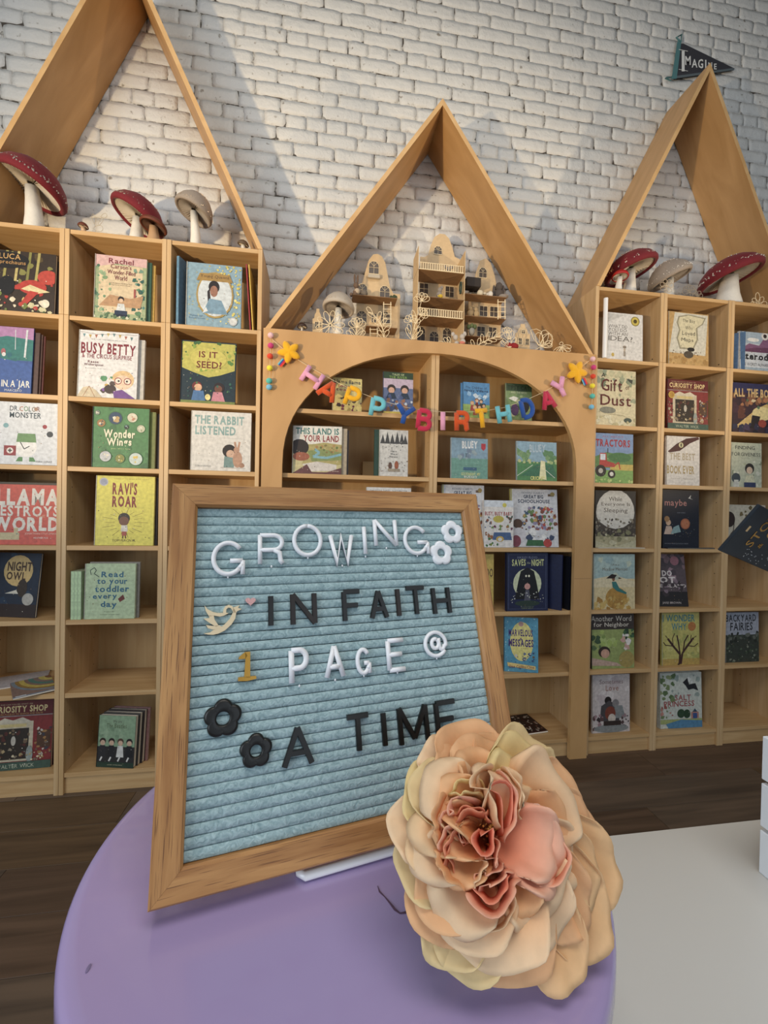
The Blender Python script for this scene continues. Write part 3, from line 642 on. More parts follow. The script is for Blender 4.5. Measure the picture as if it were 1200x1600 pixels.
# ------------------------------------------------------------------ silk flower
FB = Vector((.112, .226, .965)); FTp = Vector((.128, .318, 1.069))
FU = (FTp-FB).normalized(); FRx = Vector((.985, .16, 0)); FRx = (FRx-FU*FRx.dot(FU)).normalized(); FN = FRx.cross(FU).normalized()
FO = onP(757, 1292, FB, FN)
FM = frame_matrix(FO, FRx, FU, FN)
flower = thing('silk_rose', 'large peach silk rose lying on the lavender table against the letter board', 'flower', mat=FM)
def fl2(x, y, h):
    p = onP(x, y, FB+FN*h, FN)-FO; return Vector((p.dot(FRx), p.dot(FU), h))
CT = [hexc(c) for c in ('#c97f5c', '#e2a077', '#efc29c', '#f5dfc4', '#f3dcb0', '#efb096')]
def mixc(a, b_, f): f = max(0, min(1, f)); return tuple(x+(y-x)*f for x, y in zip(a, b_))
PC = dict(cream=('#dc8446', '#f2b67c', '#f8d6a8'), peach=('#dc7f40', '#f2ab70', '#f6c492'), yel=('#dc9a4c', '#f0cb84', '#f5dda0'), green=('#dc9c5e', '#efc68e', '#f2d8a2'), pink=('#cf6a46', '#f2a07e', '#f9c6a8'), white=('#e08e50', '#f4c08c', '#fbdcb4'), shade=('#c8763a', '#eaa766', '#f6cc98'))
pcount = 0
def petal(bx, by, tx, ty, wpx, h0, h1, colr='cream', cup=.006, bulge=.006, curl=-.004, ruf=.0022, seed=0, imb=.0035, pt=.0, NT=20, NS=18, wb=.30):
    global pcount; pcount += 1
    R = random.Random(seed*31+pcount); A = fl2(bx, by, h0); B = fl2(tx, ty, h1); ax = (B-A); L = math.hypot(ax.x, ax.y); d = Vector((ax.x/L, ax.y/L, 0)); sd = Vector((-d.y, d.x, 0))
    mp = fl2(tx+wpx/2, ty, h1)-fl2(tx-wpx/2, ty, h1); Wd = mp.length*.5
    c0, c1, c2 = [hexc(c) for c in PC[colr]]; f1, f2, f3 = R.uniform(0, 6), R.uniform(0, 6), R.uniform(0, 6); k1, k2 = R.uniform(2.2, 3.4), R.uniform(4.5, 7)
    vs = []; cs = []
    for i in range(NT+1):
        v = i/NT
        for j in range(NS+1):
            s = 2*j/NS-1
            # rounded outline: v runs to the rim, the rim is an arc
            a = s*PI/2*.98; ro = .52
            wv = wb+(1-wb)*math.sin(min(1, v/.75)*PI/2)
            along = L*(v*(1-ro)+v*ro*(math.cos(a)**.55 if abs(s) < 1 else 0))
            along += L*.02*math.sin(k2*s+f3)*v**3 + pt*L*.08*max(0, 1-abs(s)*3)*v**4
            lat = Wd*wv*math.sin(a)*(.98)
            edge = max(abs(s)**2.2, v**3*.8)
            e_ = max(abs(s), v); roll = max(0, (e_-.78)/.22); roll = roll*roll
            h = A.z+(B.z-A.z)*v+bulge*math.sin(PI*min(1, v*1.02))*(1-.5*s*s)+cup*abs(s)**1.8*min(1, v*2.2)+cup*.6*v**3+(curl-cup*.5)*roll+imb*s*min(1, v*1.6)
            h += ruf*edge*(math.sin(k1*s*2+f1)+.6*math.sin(k2*s*2+f2+v*3))+.0007*math.sin(s*8+f2)*v*(1-roll)
            P = Vector((A.x, A.y, 0))+d*along+sd*lat; vs.append((P.x, P.y, h))
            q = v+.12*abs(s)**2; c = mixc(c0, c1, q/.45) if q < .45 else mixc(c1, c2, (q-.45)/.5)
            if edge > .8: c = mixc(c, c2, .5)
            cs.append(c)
    N = NS+1; fs = [(i*N+j, i*N+j+1, (i+1)*N+j+1, (i+1)*N+j) for i in range(NT) for j in range(NS)]
    q = MB(); q.add(vs, fs, cs); o = q.build('petal', PETAL, flower, True)
    sm = o.modifiers.new('thickness', 'SOLIDIFY'); sm.thickness = .0005; sm.offset = 0
    return o
C0 = (765, 1300)
outer = [((800, 1546), 150, 'peach', 0), ((708, 1532), 120, 'green', 0), ((893, 1548), 105, 'shade', 0), ((945, 1475), 120, 'shade', .001), ((963, 1375), 110, 'shade', .002), ((925, 1295), 100, 'peach', .002),
         ((878, 1200), 85, 'green', .001), ((832, 1152), 100, 'green', 0), ((780, 1150), 100, 'peach', 0), ((712, 1126), 120, 'peach', .001), ((662, 1160), 90, 'white', 0), ((628, 1222), 110, 'yel', .001), ((604, 1292), 105, 'white', 0),
         ((618, 1370), 110, 'green', .001), ((645, 1450), 120, 'peach', .001), ((672, 1505), 110, 'green', 0)]
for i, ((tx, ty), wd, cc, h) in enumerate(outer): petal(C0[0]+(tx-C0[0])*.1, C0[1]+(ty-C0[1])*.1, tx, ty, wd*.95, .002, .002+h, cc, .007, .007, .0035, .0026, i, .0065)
mid = [((755, 1516), 165, 'white', .012), ((850, 1486), 130, 'white', .010), ((912, 1450), 100, 'peach', .008), ((930, 1385), 95, 'shade', .010), ((905, 1250), 120, 'peach', .010), ((840, 1180), 125, 'yel', .011), ((738, 1150), 110, 'peach', .009), ((690, 1165), 95, 'peach', .009),
       ((640, 1215), 100, 'green', .010), ((632, 1335), 85, 'cream', .012), ((655, 1430), 110, 'peach', .011), ((700, 1472), 135, 'white', .013)]
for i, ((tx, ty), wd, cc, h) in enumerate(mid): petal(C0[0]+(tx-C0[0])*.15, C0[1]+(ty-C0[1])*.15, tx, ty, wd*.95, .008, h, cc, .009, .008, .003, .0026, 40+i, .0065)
inn = [((885, 1215), 118, 'white', .022, .010), ((812, 1185), 95, 'yel', .020, .009), ((765, 1188), 80, 'white', .026, .010), ((728, 1162), 70, 'peach', .019, .006), ((662, 1212), 105, 'white', .023, .010), ((640, 1300), 70, 'cream', .022, .006), ((646, 1355), 75, 'white', .021, .006),
       ((690, 1445), 105, 'white', .021, .006), ((858, 1438), 125, 'white', .021, .006), ((908, 1352), 80, 'white', .016, .005), ((895, 1300), 95, 'peach', .021, .009), ((790, 1450), 90, 'peach', .020, .006)]
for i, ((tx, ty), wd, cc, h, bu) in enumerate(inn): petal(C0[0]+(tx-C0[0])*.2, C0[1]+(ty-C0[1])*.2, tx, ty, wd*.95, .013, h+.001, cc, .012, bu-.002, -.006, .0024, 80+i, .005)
inn2 = [((880, 1365), 92, 'pink', .030, .008), ((872, 1338), 86, 'pink', .033, .010), ((838, 1250), 60, 'cream', .020, .006), ((680, 1232), 80, 'peach', .028, .008), ((676, 1300), 75, 'peach', .027, .006), ((688, 1368), 70, 'peach', .026, .006), ((782, 1205), 58, 'white', .034, .010)]
for i, ((tx, ty), wd, cc, h, bu) in enumerate(inn2): petal(758, 1296, tx, ty, wd, .017, h+.002, cc, .013, bu-.004, -.004, .0026, 120+i, .004)
def ruffle(path, h0, h1, lean, colr='pink', seed=0):
    global pcount; pcount += 1
    R = random.Random(seed+900+pcount); n = 22; NZ = 6; P = []
    seg = len(path)-1
    for i in range(n+1):                  # Catmull-Rom through the path
        f = i/n*seg; k = min(int(f), seg-1); u = f-k; g_ = lambda j: Vector(path[max(0, min(seg, j))])
        p0, p1, p2, p3 = g_(k-1), g_(k), g_(k+1), g_(k+2); P.append(.5*((2*p1)+(p2-p0)*u+(2*p0-5*p1+4*p2-p3)*u*u+(3*p1-p0-3*p2+p3)*u**3))
    c0, c1, c2 = [hexc(c) for c in PC[colr]]; vs = []; cs = []; ph = R.uniform(0, 6)
    cen = Vector((757, 1296))
    for i, p in enumerate(P):
        a = P[max(0, i-1)]; b_ = P[min(n, i+1)]; tg = (b_-a).normalized(); no = Vector((tg.y, -tg.x)); 
        if (p-cen).dot(no) < 0: no = -no
        e = math.sin(PI*i/n)**.4
        for j in range(NZ+1):
            v = j/NZ; wob = 2.2*math.sin(ph+i*.9)*v*v; hh = h0+(h1-h0)*v*(.55+.45*e)+.0009*math.sin(i*1.3+ph)*v
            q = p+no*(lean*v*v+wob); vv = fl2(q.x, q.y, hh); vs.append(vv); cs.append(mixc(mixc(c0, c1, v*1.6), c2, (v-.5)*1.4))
    N = NZ+1; fs = [(i*N+j, i*N+j+1, (i+1)*N+j+1, (i+1)*N+j) for i in range(n) for j in range(NZ)]
    q = MB(); q.add(vs, fs, cs); o = q.build('ruffled_petal', PETAL, flower, True); sm = o.modifiers.new('thickness', 'SOLIDIFY'); sm.thickness = .0005; sm.offset = 0
PC['deep'] = ('#a04c2c', '#dc7c56', '#f4ab88'); PC['coral'] = ('#bc5434', '#f08868', '#f8a688')
z9 = lambda pts: [(620+x/4.615, 1160+y/4.615) for x, y in pts]
for pth, h0, h1, le, cc in [
    ([(360, 720), (350, 620), (330, 550), (360, 450), (390, 420)], .022, .042, 8, 'peach'), ([(380, 640), (370, 560), (440, 540), (440, 440), (590, 490)], .022, .038, 6, 'pink'), ([(440, 650), (520, 540), (620, 560), (690, 540)], .022, .037, 5, 'deep'),
    ([(370, 800), (380, 700), (440, 650), (540, 650)], .022, .038, 7, 'pink'), ([(400, 900), (400, 780), (450, 690), (560, 660)], .021, .037, 5, 'deep'), ([(470, 930), (420, 830), (430, 720), (560, 680)], .020, .033, 3, 'deep'), ([(530, 1000), (420, 940), (365, 850), (350, 760)], .022, .040, 8, 'peach'),
    ([(620, 640), (590, 700), (620, 780), (660, 740), (650, 650), (610, 620)], .024, .043, 3, 'coral'), ([(650, 770), (690, 830), (680, 880), (700, 760), (680, 700)], .023, .040, 2, 'pink'),
    ([(690, 640), (640, 480), (600, 320), (630, 240), (700, 230)], .024, .044, 7, 'white'), ([(710, 670), (720, 520), (690, 400), (700, 340), (780, 340), (790, 440), (740, 640)], .024, .041, 4, 'coral'), ([(720, 690), (790, 560), (810, 420), (760, 300), (690, 260)], .024, .042, 6, 'pink'),
    ([(850, 570), (830, 480), (850, 390), (800, 270), (730, 215)], .026, .041, 4, 'white'), ([(360, 415), (460, 420), (540, 400), (610, 430)], .022, .038, 4, 'yel'), ([(440, 400), (480, 330), (570, 330), (600, 400)], .022, .036, 6, 'yel'),
    ([(510, 1040), (540, 980), (600, 880), (610, 830)], .022, .040, 3, 'white'), ([(620, 1000), (610, 920), (700, 900), (740, 850)], .022, .037, 3, 'pink'), ([(640, 1080), (640, 1000), (720, 980), (760, 910), (850, 890)], .022, .038, 3, 'pink'), ([(575, 1050), (620, 1150), (700, 1180), (760, 1110), (780, 1010), (840, 930)], .024, .041, 9, 'pink'), ([(600, 1000), (640, 1080), (700, 1100), (740, 1020), (760, 940)], .022, .038, 5, 'coral'), ([(540, 1000), (580, 900), (640, 860)], .02, .036, 4, 'cream'),
    ([(600, 1350), (720, 1300), (800, 1200), (790, 1060), (850, 910)], .018, .031, 4, 'white'), ([(1060, 690), (1140, 720), (1190, 800), (1190, 900), (1120, 980), (1010, 990)], .028, .036, 5, 'pink'),
    ([(440, 560), (500, 500), (600, 520), (640, 600)], .022, .034, 2, 'deep')]:
    ruffle(z9(pth), h0-.006, h1+.004, le*1.3+6, cc)
R = random.Random(5); q = MB()
for i in range(22):
    a = R.uniform(0, 2*PI); r = R.uniform(0, 18); p = fl2(757+r*math.cos(a)*.8, 1296+r*math.sin(a)*1.5, .022); q.tube([p, p+Vector((R.uniform(-.002, .002), R.uniform(-.002, .002), .009))], .0003, 4); q.ball(p.x, p.y, p.z+.009, .0008, seg=5)
q.build('stamens', plain('stamen', '#b9823c', .8), flower, True)
MB().lathe([(.004, -.002), (.018, .004), (.022, .010), (.012, .018), (.002, .020)], 20).build('flower_heart', plain('flower_core', '#c4805a', .9), flower, True)
MB().ball(0, -.004, .0, .022, .024, .008, 16).build('calyx', plain('calyx_green', '#6f7a45', .8), flower, True)
# ------------------------------------------------------------------ books
def mk_book(Wd, Hd, Td, cover, label, X, Y, Z, yaw, tilt, art=None, spine=None, name='picture_book', group=None, hard=True, mat=None):
    t = thing(name, label, 'book', (X, Y, Z+Td*math.sin(max(tilt, 0))), (-tilt, 0, yaw), group)
    if mat is not None: t.matrix_world = mat
    c = ink(cover); ct = .0018 if hard else .0006; q = MB()
    q.box(0, 0, 0, Wd, ct, Hd, c); q.box(0, Td-ct, 0, Wd, Td, Hd, c); q.box(0, ct, 0, ct, Td-ct, Hd, hexc(spine or cover))
    q.build('cover', PRINT, t)
    i = .002 if hard else .0003; MB().box(ct, ct, i, Wd-i, Td-ct, Hd-i).build('pages', PAGES, t)
    if art:
        a = Art(Wd, Hd); art(a)
        if a.m.v: a.m.build('cover_art', PRINT, t)
    return t
def book(row, xl, xr, yt, dl, dr, Td, cover, label, art=None, tilt=.10, extra=(), Hd=None, **kw):
    """front-facing book on shelf `row`; xl/xr columns of its bottom corners, dl/dr setback of those corners from the shelf front"""
    z = ZS[row]+.0004; XL = atXZ(xl, z, Y0+dl); XR = atXZ(xr, z, Y0+dr); xm = (XL+XR)/2
    for u0, u1 in list(zip(LX, LX[1:]))+list(zip(RX, RX[1:]))+[(AXL+.012, AMID), (AMID, AXR-.012)]:
        if u0 < xm < u1: XL = max(XL, u0+TT+.003); XR = min(XR, u1-TT-.003)
    Wd = math.hypot(XR-XL, dr-dl); yaw = math.atan2(dr-dl, XR-XL)
    if Hd is None:
        ym = Y0+(dl+dr)/2; h = .2
        for _ in range(5): h = (onY((xl+xr)/2, yt, ym+math.sin(tilt)*h).z-z)/math.cos(tilt)
        Hd = h
    zmax = (ZS[row+1]-(.024 if row != 6 else .021)-z)/math.cos(tilt)-Td*math.sin(tilt); Hd = min(Hd, zmax)
    lift = Td*math.sin(tilt)*0
    art2 = (lambda a: (art(a), a.b(.04, .06, .96, .55, 22, ['#efe8d8', '#3a3028', '#b08a60', '#8f9a88'], .009, int(xl)), a.r(0, 0, .012, 1, '#00000a' if cover < '#6' else '#b9b2a4'))) if art else None
    t = mk_book(Wd, Hd, Td, cover, label, XL, Y0+dl, z, yaw, tilt, art2, **kw)
    off = Td
    for k, (dx, dh, th, cc, lb) in enumerate(extra):     # copies standing behind, shifted by dx, taller by dh
        c_, s_ = math.cos(yaw), math.sin(yaw); off += .0006
        # displace along the book's own depth axis
        dY = off*math.cos(tilt); dZ = -off*math.sin(tilt)
        yy = off/math.cos(tilt)
        px = XL+dx*c_-yy*s_; py = Y0+dl+dx*s_+yy*c_
        mk_book(Wd, min(Hd+dh, zmax), th, cc, lb, px, py, z, yaw, tilt)
        off += th
    return t
Cw = '#f2efe8'
def a_luca(a): a.r(0, 0, 1, 1, '#3a2b1c').b(0, .45, 1, 1, 26, ['#8d8a3e', '#5b4a24', '#c9b36a', '#2a1e14'], .05, 2); [a.l([(x, .5), (x+.03, 1)], .03, c) for x, c in ((.42, '#a9a04a'), (.55, '#c9b66b'), (.68, '#8d8a3e'), (.78, '#b9ad5a'))]; a.e(.44, .84, .26, .14, '#1d1712').t('LUCA', .36, .86, .60, .95, '#d9a85a', .01, .03).t('leprechauns', .32, .76, .66, .84, '#c9954a', .01, .03).l([(.3, .5), (.32, .7)], .02, '#8d8a3e').b(.3, .2, 1, .6, 14, ['#c43423', '#e0b86a', '#2a1e14', '#7a8a3a'], .035, 9).e(.75, .42, .16, .12, '#c43423').e(.92, .6, .12, .12, '#c8402b').e(.46, .42, .09, .16, '#141110').p([(.62, .38), (.72, .46), (.85, .40), (.95, .36), (.8, .32)], '#e8d9a0').p([(.72, .36), (.82, .34), (.66, .08), (.6, .1)], '#c43423').b(0, 0, 1, .2, 40, ['#e8dcc0', '#7a8a3a', '#4a5a2a', '#c43423', '#d8d0a0'], .035, 4).e(.9, .16, .05, .07, '#efe6d0')
def scuff(a, n=26, cols=('#f4efe4', '#2a2420', '#b58a5a', '#8a9a8a'), seed=3): a.b(.03, .03, .97, .6, n, list(cols), .012, seed)
def a_jar(a): a.r(0, 0, 1, 1, '#3a5aa0').r(0, .5, 1, .86, '#2f7f7a').p([(0, .84), (.3, .8), (.6, .86), (1, .82), (1, 1), (0, 1)], '#b884b8').b(0, .4, 1, .8, 12, ['#2a6f74', '#3f8f86', '#287080'], .08, 3).p([(0, .5), (.5, .52), (1, .45), (1, .1), (0, .1)], '#3d62ac').l([(.9, .97), (.88, .55)], .03, '#d9e0e6').l([(.72, .96), (.73, .66)], .012, '#cfd8e0').t('SNAIL IN A JAR', .22, .1, .98, .2, '#f3f1e6', .02).t('MARCERO', .6, .03, .86, .065, '#dfe3ee').e(.55, .62, .035, .05, '#b5646a').e(.56, .58, .03, .03, '#eee')
def a_dr(a):
    a.r(0, 0, 1, 1, '#e3e8ee').t('DR.COLOR', .27, .86, .72, .94, ['#3a3a44', '#2f4a60', '#444', '#b06a40', '#5a8a58', '#355', '#7a6a4a', '#844'], .01, .04).t('MONSTER', .27, .75, .74, .84, '#2f4550', .015, .03)
    a.ci(.66, .9, .03, '#a8846a').ci(.22, .62, .04, '#7fb5bd').ci(.8, .62, .035, '#a8303c').ci(.88, .5, .05, '#3a4248')
    a.e(.52, .28, .17, .16, '#f7f7f5').r(.2, .14, .38, .3, '#9c2733').ci(.29, .22, .05, '#f1e6e0').r(.28, .19, .3, .25, '#333').r(.26, .21, .32, .23, '#333').p([(.4, .5), (.66, .5), (.68, .36), (.38, .36)], '#6c9a5e').l([(.44, .36), (.5, .25), (.58, .3)], .014, '#3a4248').p([(.42, .12), (.48, .12), (.48, .05), (.38, .05)], '#4f8f50').p([(.58, .12), (.64, .12), (.68, .05), (.58, .05)], '#4f8f50').t('ANNA LLENAS', .68, .04, .92, .07, '#555')
def a_llama(a): a.r(0, 0, 1, 1, '#e0553c').t('LLAMA', .30, .67, .985, .93, '#f3ead9', .045, .02).t('DESTROYS', .24, .48, .99, .65, '#f3ead9', .03, .03).t('WORLD', .26, .24, 1.0, .46, '#f3ead9', .045, .02).t('THE', .74, .455, .84, .5, '#f0a77c', .01).r(.35, .08, .56, .2, '#d7c48f').r(.50, .18, .545, .28, '#d7c48f').t('JONATHAN STUTZMAN', .62, .17, .97, .2, '#f3cdb5').t('HEATHER FOX', .72, .10, .88, .13, '#f3ead9')
def a_owl(a): a.r(0, 0, 1, 1, '#16283e').b(0, 0, 1, 1, 14, ['#1b3550', '#122034', '#20405a'], .12, 4).ci(.62, .72, .26, '#d8b46a').t('NIGHT', .42, .72, .86, .86, '#4a2f1c', .03).t('OWL', .42, .58, .76, .7, '#4a2f1c', .03).e(.72, .45, .09, .14, '#3a2c20').p([(.42, .36), (.62, .42), (.66, .36)], '#d9d2c0').r(0, 0, 1, .2, '#2a1a18').ci(.84, .28, .1, '#b9b4a8')
def shop(a):
    a.r(0, 0, 1, 1, '#6a1a1c').t('CURIOSITY SHOP', .06, .84, .92, .93, '#e8d08c', .03).t('THE PEN AND CAN YOU SEE WHAT I SEE', .1, .945, .7, .965, '#cbb58a').t('PICTURE PUZZLES TO SEARCH AND SOLVE', .15, .80, .85, .825, '#c99b50').r(0, .775, 1, .79, '#9c8c86').r(0, .10, 1, .775, '#8c2a28')
    a.r(.14, .12, .72, .7, '#cfc0a0').r(.2, .15, .66, .6, '#33291f').p([(.14, .68), (.3, .76), (.42, .72), (.56, .76), (.72, .68)], '#d8cbb0').r(.24, .62, .62, .665, '#d8c27a').b(.2, .15, .66, .6, 34, ['#7a6248', '#b59c6c', '#4a3a2c', '#9a8a70', '#5a2a20'], .03, 5).e(.44, .42, .035, .07, '#c8c0b0').r(.78, .3, .98, .56, '#5a3a24').b(.74, .12, 1, .6, 26, ['#cfc4b4', '#7a6a58', '#a87a40', '#40404a'], .03, 6).b(0, .12, .16, .55, 14, ['#8a7a60', '#bfae90', '#402820'], .03, 7).e(.68, .22, .05, .12, '#9aa39c').b(.1, .12, .9, .24, 24, ['#c9a860', '#9c8c70', '#e0d0a8', '#6a3a2a'], .025, 8).ci(.10, .68, .075, '#d8b030').ci(.10, .68, .055, '#b98a20')
    a.r(0, 0, 1, .115, '#3f5c4e').t('WALTER WICK', .2, .03, .76, .085, '#b9c0a4')
def a_rachel(a): a.r(0, 0, 1, 1, '#a9b98a').r(.08, .1, .92, .86, '#e6cfa6').p([(0, .8), (.4, .88), (1, .86), (1, 1), (0, 1)], '#e6b9b4').b(0, .1, .3, .9, 24, ['#6f9a76', '#4f7a60', '#9db98c', '#86a878'], .05, 3).b(.74, .1, 1, .8, 24, ['#4f8a86', '#5f8f66', '#7aa38a', '#33685e'], .05, 4); [a.t(s, .26, y, .74, y+.085, '#8c2f3a', .005, .02) for s, y in (('Rachel', .88),)]; a.t("Carson's", .3, .80, .7, .87, '#8c2f3a').t('Wonder-Filled', .24, .71, .78, .78, '#8c2f3a').t('World', .38, .62, .62, .7, '#8c2f3a').t('How the Scientist and Writer Found', .28, .56, .72, .58, '#6a5a4a').t('Magic in the Natural World', .32, .53, .68, .55, '#6a5a4a').p([(.3, .38), (.7, .34), (.95, .4), (.9, .2), (.1, .2)], '#c79a6c').r(.76, .36, .8, .5, '#b05a50').ci(.52, .32, .06, '#2a1f1c').ci(.52, .30, .042, '#e3bf9c').p([(.42, .1), (.62, .1), (.58, .25), (.46, .25)], '#dfe5e6').r(.4, .07, .64, .14, '#2f3c58').r(.38, .04, .66, .08, '#20283c').b(0, 0, 1, .1, 22, ['#5f7f5a', '#dfe0c0', '#3f6a50'], .04, 5)
def a_betty(a): a.r(0, 0, 1, 1, '#e9e9ea'); [a.p([(x, .955-.02*math.sin(x*9)), (x+.05, .955-.02*math.sin(x*9)), (x+.025, .90-.02*math.sin(x*9))], c) for x, c in zip([.06+.1*k for k in range(9)], ['#6f9aa3', '#c9a648', '#b5654a', '#59868c', '#d8c06a']*2)]; a.l([(.02, .97), (.3, .945), (.6, .96), (.98, .97)], .006, '#777').t('NEW YORK TIMES BESTSELLING AUTHOR', .2, .86, .8, .875, '#777').t('BUSY BETTY', .04, .66, .96, .82, '#8c2434', .03, .05).t('& THE CIRCUS SURPRISE', .06, .585, .9, .65, '#8c2434', .015, .04).t('Reese', .16, .51, .34, .55, '#6a1f2c', .02).t('Witherspoon', .1, .46, .42, .505, '#6a1f2c', .02).t('Illustrated by Xindi Yan', .12, .42, .46, .437, '#888').e(.76, .28, .19, .14, '#e8c48a').e(.76, .24, .15, .11, '#f2d3b5').ci(.68, .26, .065, '#a34a4a').ci(.68, .26, .05, '#f4ead9').ci(.84, .26, .065, '#a34a4a').ci(.84, .26, .05, '#f4ead9').ci(.69, .26, .018, '#222').ci(.83, .26, .018, '#222').b(.42, .1, .62, .36, 12, ['#8a5ab0', '#5a9a6a', '#d8b050', '#5a4a44', '#ddd'], .05, 6).e(.55, .13, .1, .07, '#4a3a34').p([(0, 0), (.1, .14), (.2, .16), (.32, .1), (.42, 0)], '#d9c9a8').l([(.1, 0), (.2, .16), (.3, 0)], .01, '#a8754a').p([(.62, 0), (.6, .1), (.75, .13), (.98, 0)], '#7a4a9a')
def a_seed(a): a.r(0, 0, 1, 1, '#16303c').p([(.02, .98), (.98, .98), (.98, .55), (.7, .46), (.5, .42), (.2, .5), (.02, .56)], '#c9c24a').b(0, .5, 1, 1, 44, ['#5f8f3a', '#8fae3a', '#dcd25a', '#3f6f3a', '#a8b840'], .045, 5).e(.5, .72, .33, .17, '#d6cb52').t('IS IT', .32, .74, .66, .84, '#7a2418', .02).t('A', .47, .69, .52, .73, '#7a2418').t('SEED?', .28, .57, .74, .68, '#7a2418', .02).ci(.3, .27, .09, '#7a2a2a').ci(.32, .25, .07, '#e8b48c').ci(.7, .26, .1, '#2a1a1c').ci(.69, .24, .07, '#7a4a34').p([(.2, .03), (.46, .03), (.42, .2), (.24, .2)], '#4a7ab0').p([(.56, .03), (.82, .03), (.76, .19), (.6, .19)], '#d88a9a').e(.5, .1, .05, .05, '#f3e28a').b(0, 0, 1, .45, 16, ['#2f6a5a', '#1f4a50', '#4f8a4a'], .03, 7).r(0, 0, 1, .04, '#7a8a3a')
def a_wings(a):
    a.r(0, 0, 1, 1, '#4d8a4e').b(0, 0, 1, 1, 18, ['#457f48', '#559456', '#3f7644'], .1, 3)
    for x, y, r, c, d in ((.4, .82, .13, '#2f4a6a', '#c9a86a'), (.7, .84, .1, '#dcd4b8', '#c98a6a'), (.15, .73, .08, '#a87a3a', '#3a5a6a'), (.6, .68, .045, '#2a3430', '#8aa'), (.86, .66, .08, '#c9c8a8', '#5f8a4a'), (.08, .9, .05, '#7a8a7a', '#556'), (.24, .18, .11, '#c9cdd0', '#a9b0b0'), (.5, .15, .09, '#8a8f3a', '#c9b94a'), (.78, .15, .13, '#cfe0d8', '#e0c04a')): a.ci(x, y, r, '#33663c').ci(x, y, r*.9, c).b(x-r*.4, y-r*.4, x+r*.4, y+r*.4, 5, [d, '#e6e0c8'], r*.3, int(x*50))
    a.t('Wonder', .2, .5, .76, .63, '#f3f0cf', .035, .03).t('Wings', .26, .34, .7, .49, '#f3f0cf', .035, .03).t('guess who is flying', .34, .30, .68, .325, '#cfe0a0')
def a_rabbit(a): a.r(0, 0, 1, 1, '#e8e4dc').t('THE RABBIT', .06, .79, .88, .93, '#8fb3b0', .035).t('LISTENED', .07, .61, .74, .75, '#8fb3b0', .035).l([(.07, .56), (.9, .55)], .003, '#bbb').ci(.64, .34, .115, '#2c211c').ci(.66, .29, .07, '#e0b698').p([(.55, .06), (.72, .06), (.74, .22), (.56, .25)], '#7d9c98').e(.78, .2, .08, .14, '#c99a7c').ci(.76, .36, .05, '#c99a7c').l([(.75, .38), (.73, .5)], .035, '#c99a7c').l([(.79, .38), (.81, .5)], .035, '#c99a7c').e(.85, .1, .05, .04, '#b88a6c').t('CORI DOERRFELD', .08, .06, .34, .09, '#888').l([(.5, .055), (.92, .05)], .008, '#b9aaa0')
def a_ravi(a):
    a.r(0, 0, 1, 1, '#eadf3f').ci(.13, .91, .075, '#b9bcc8').ci(.13, .91, .055, '#9aa0b8').t('WINNER OF THE BRIGHT BOOK AWARD', .3, .95, .9, .965, '#a8902a').t("RAVI'S", .28, .74, .7, .9, '#8c2020', .04, .03).t('ROAR', .28, .56, .7, .71, '#8c2020', .04, .03)
    for k in range(18):
        an = 2*PI*k/18; a.l([(.5+.17*math.cos(an), .33+.13*math.sin(an)), (.5+.4*math.cos(an)*(.8 if k % 2 else 1), .33+.22*math.sin(an)*(.8 if k % 2 else 1))], .006, '#7a6420')
    a.ci(.49, .39, .1, '#231b1a').ci(.49, .35, .085, '#7a4a30').p([(.44, .2), (.56, .2), (.55, .29), (.45, .29)], '#e0dccf').r(.46, .14, .54, .2, '#b04a3a').l([(.48, .14), (.475, .1)], .02, '#6a3f2a').l([(.52, .14), (.53, .1)], .02, '#6a3f2a').t('TOM PERCIVAL', .3, .055, .7, .09, '#6a5a20')
def a_read(a): a.r(0, 0, 1, 1, '#c3d8a8'); [a.t(s, x0, y, x1, y+h, '#2f6f8c', .03, .03) for s, x0, x1, y, h in (('Read', .32, .76, .76, .1), ('to your', .24, .84, .61, .13), ('toddler', .2, .88, .49, .11), ('every', .16, .64, .345, .12), ('day', .32, .64, .19, .13))]; a.l([(.12, .8), (.1, .88), (.18, .93), (.22, .88), (.18, .82), (.28, .76)], .015, '#33463a').p([(.66, .36), (.76, .44), (.8, .36), (.7, .3)], '#7a2f24').b(.1, .2, .95, .85, 24, ['#5a6a4a', '#8a6a4a', '#3f6f78'], .012, 4).t('Poems by', .4, .12, .6, .14, '#6a7a5a').t('Illustrated with embroidery', .32, .07, .7, .09, '#6a7a5a')
def a_beat(a):
    a.r(0, 0, 1, 1, '#8fae88').r(0, 0, 1, .4, '#2c2a2a').t('We are', .38, .86, .62, .92, '#4a4438').t('The Beatles', .22, .76, .76, .85, '#5a6a44', .01, .03).b(0, .55, 1, .75, 8, ['#7c9c78', '#9cb892'], .1, 2)
    for x, h, s in ((.14, '#3a2a1e', '#2c2c30'), (.38, '#2a1e18', '#222226'), (.62, '#5a4030', '#e4e2da'), (.86, '#1c1614', '#1c1c20')): a.ci(x, .5, .085, h).ci(x, .47, .065, '#e0b898').p([(x-.1, .2), (x+.1, .2), (x+.07, .42), (x-.07, .42)], s).l([(x, .2), (x-.05, .12)], .04, '#e8e6e0')
    a.r(0, 0, 1, .1, '#23402f').t('A STORY OF FOUR FRIENDS', .3, .04, .7, .06, '#c9c9a0')
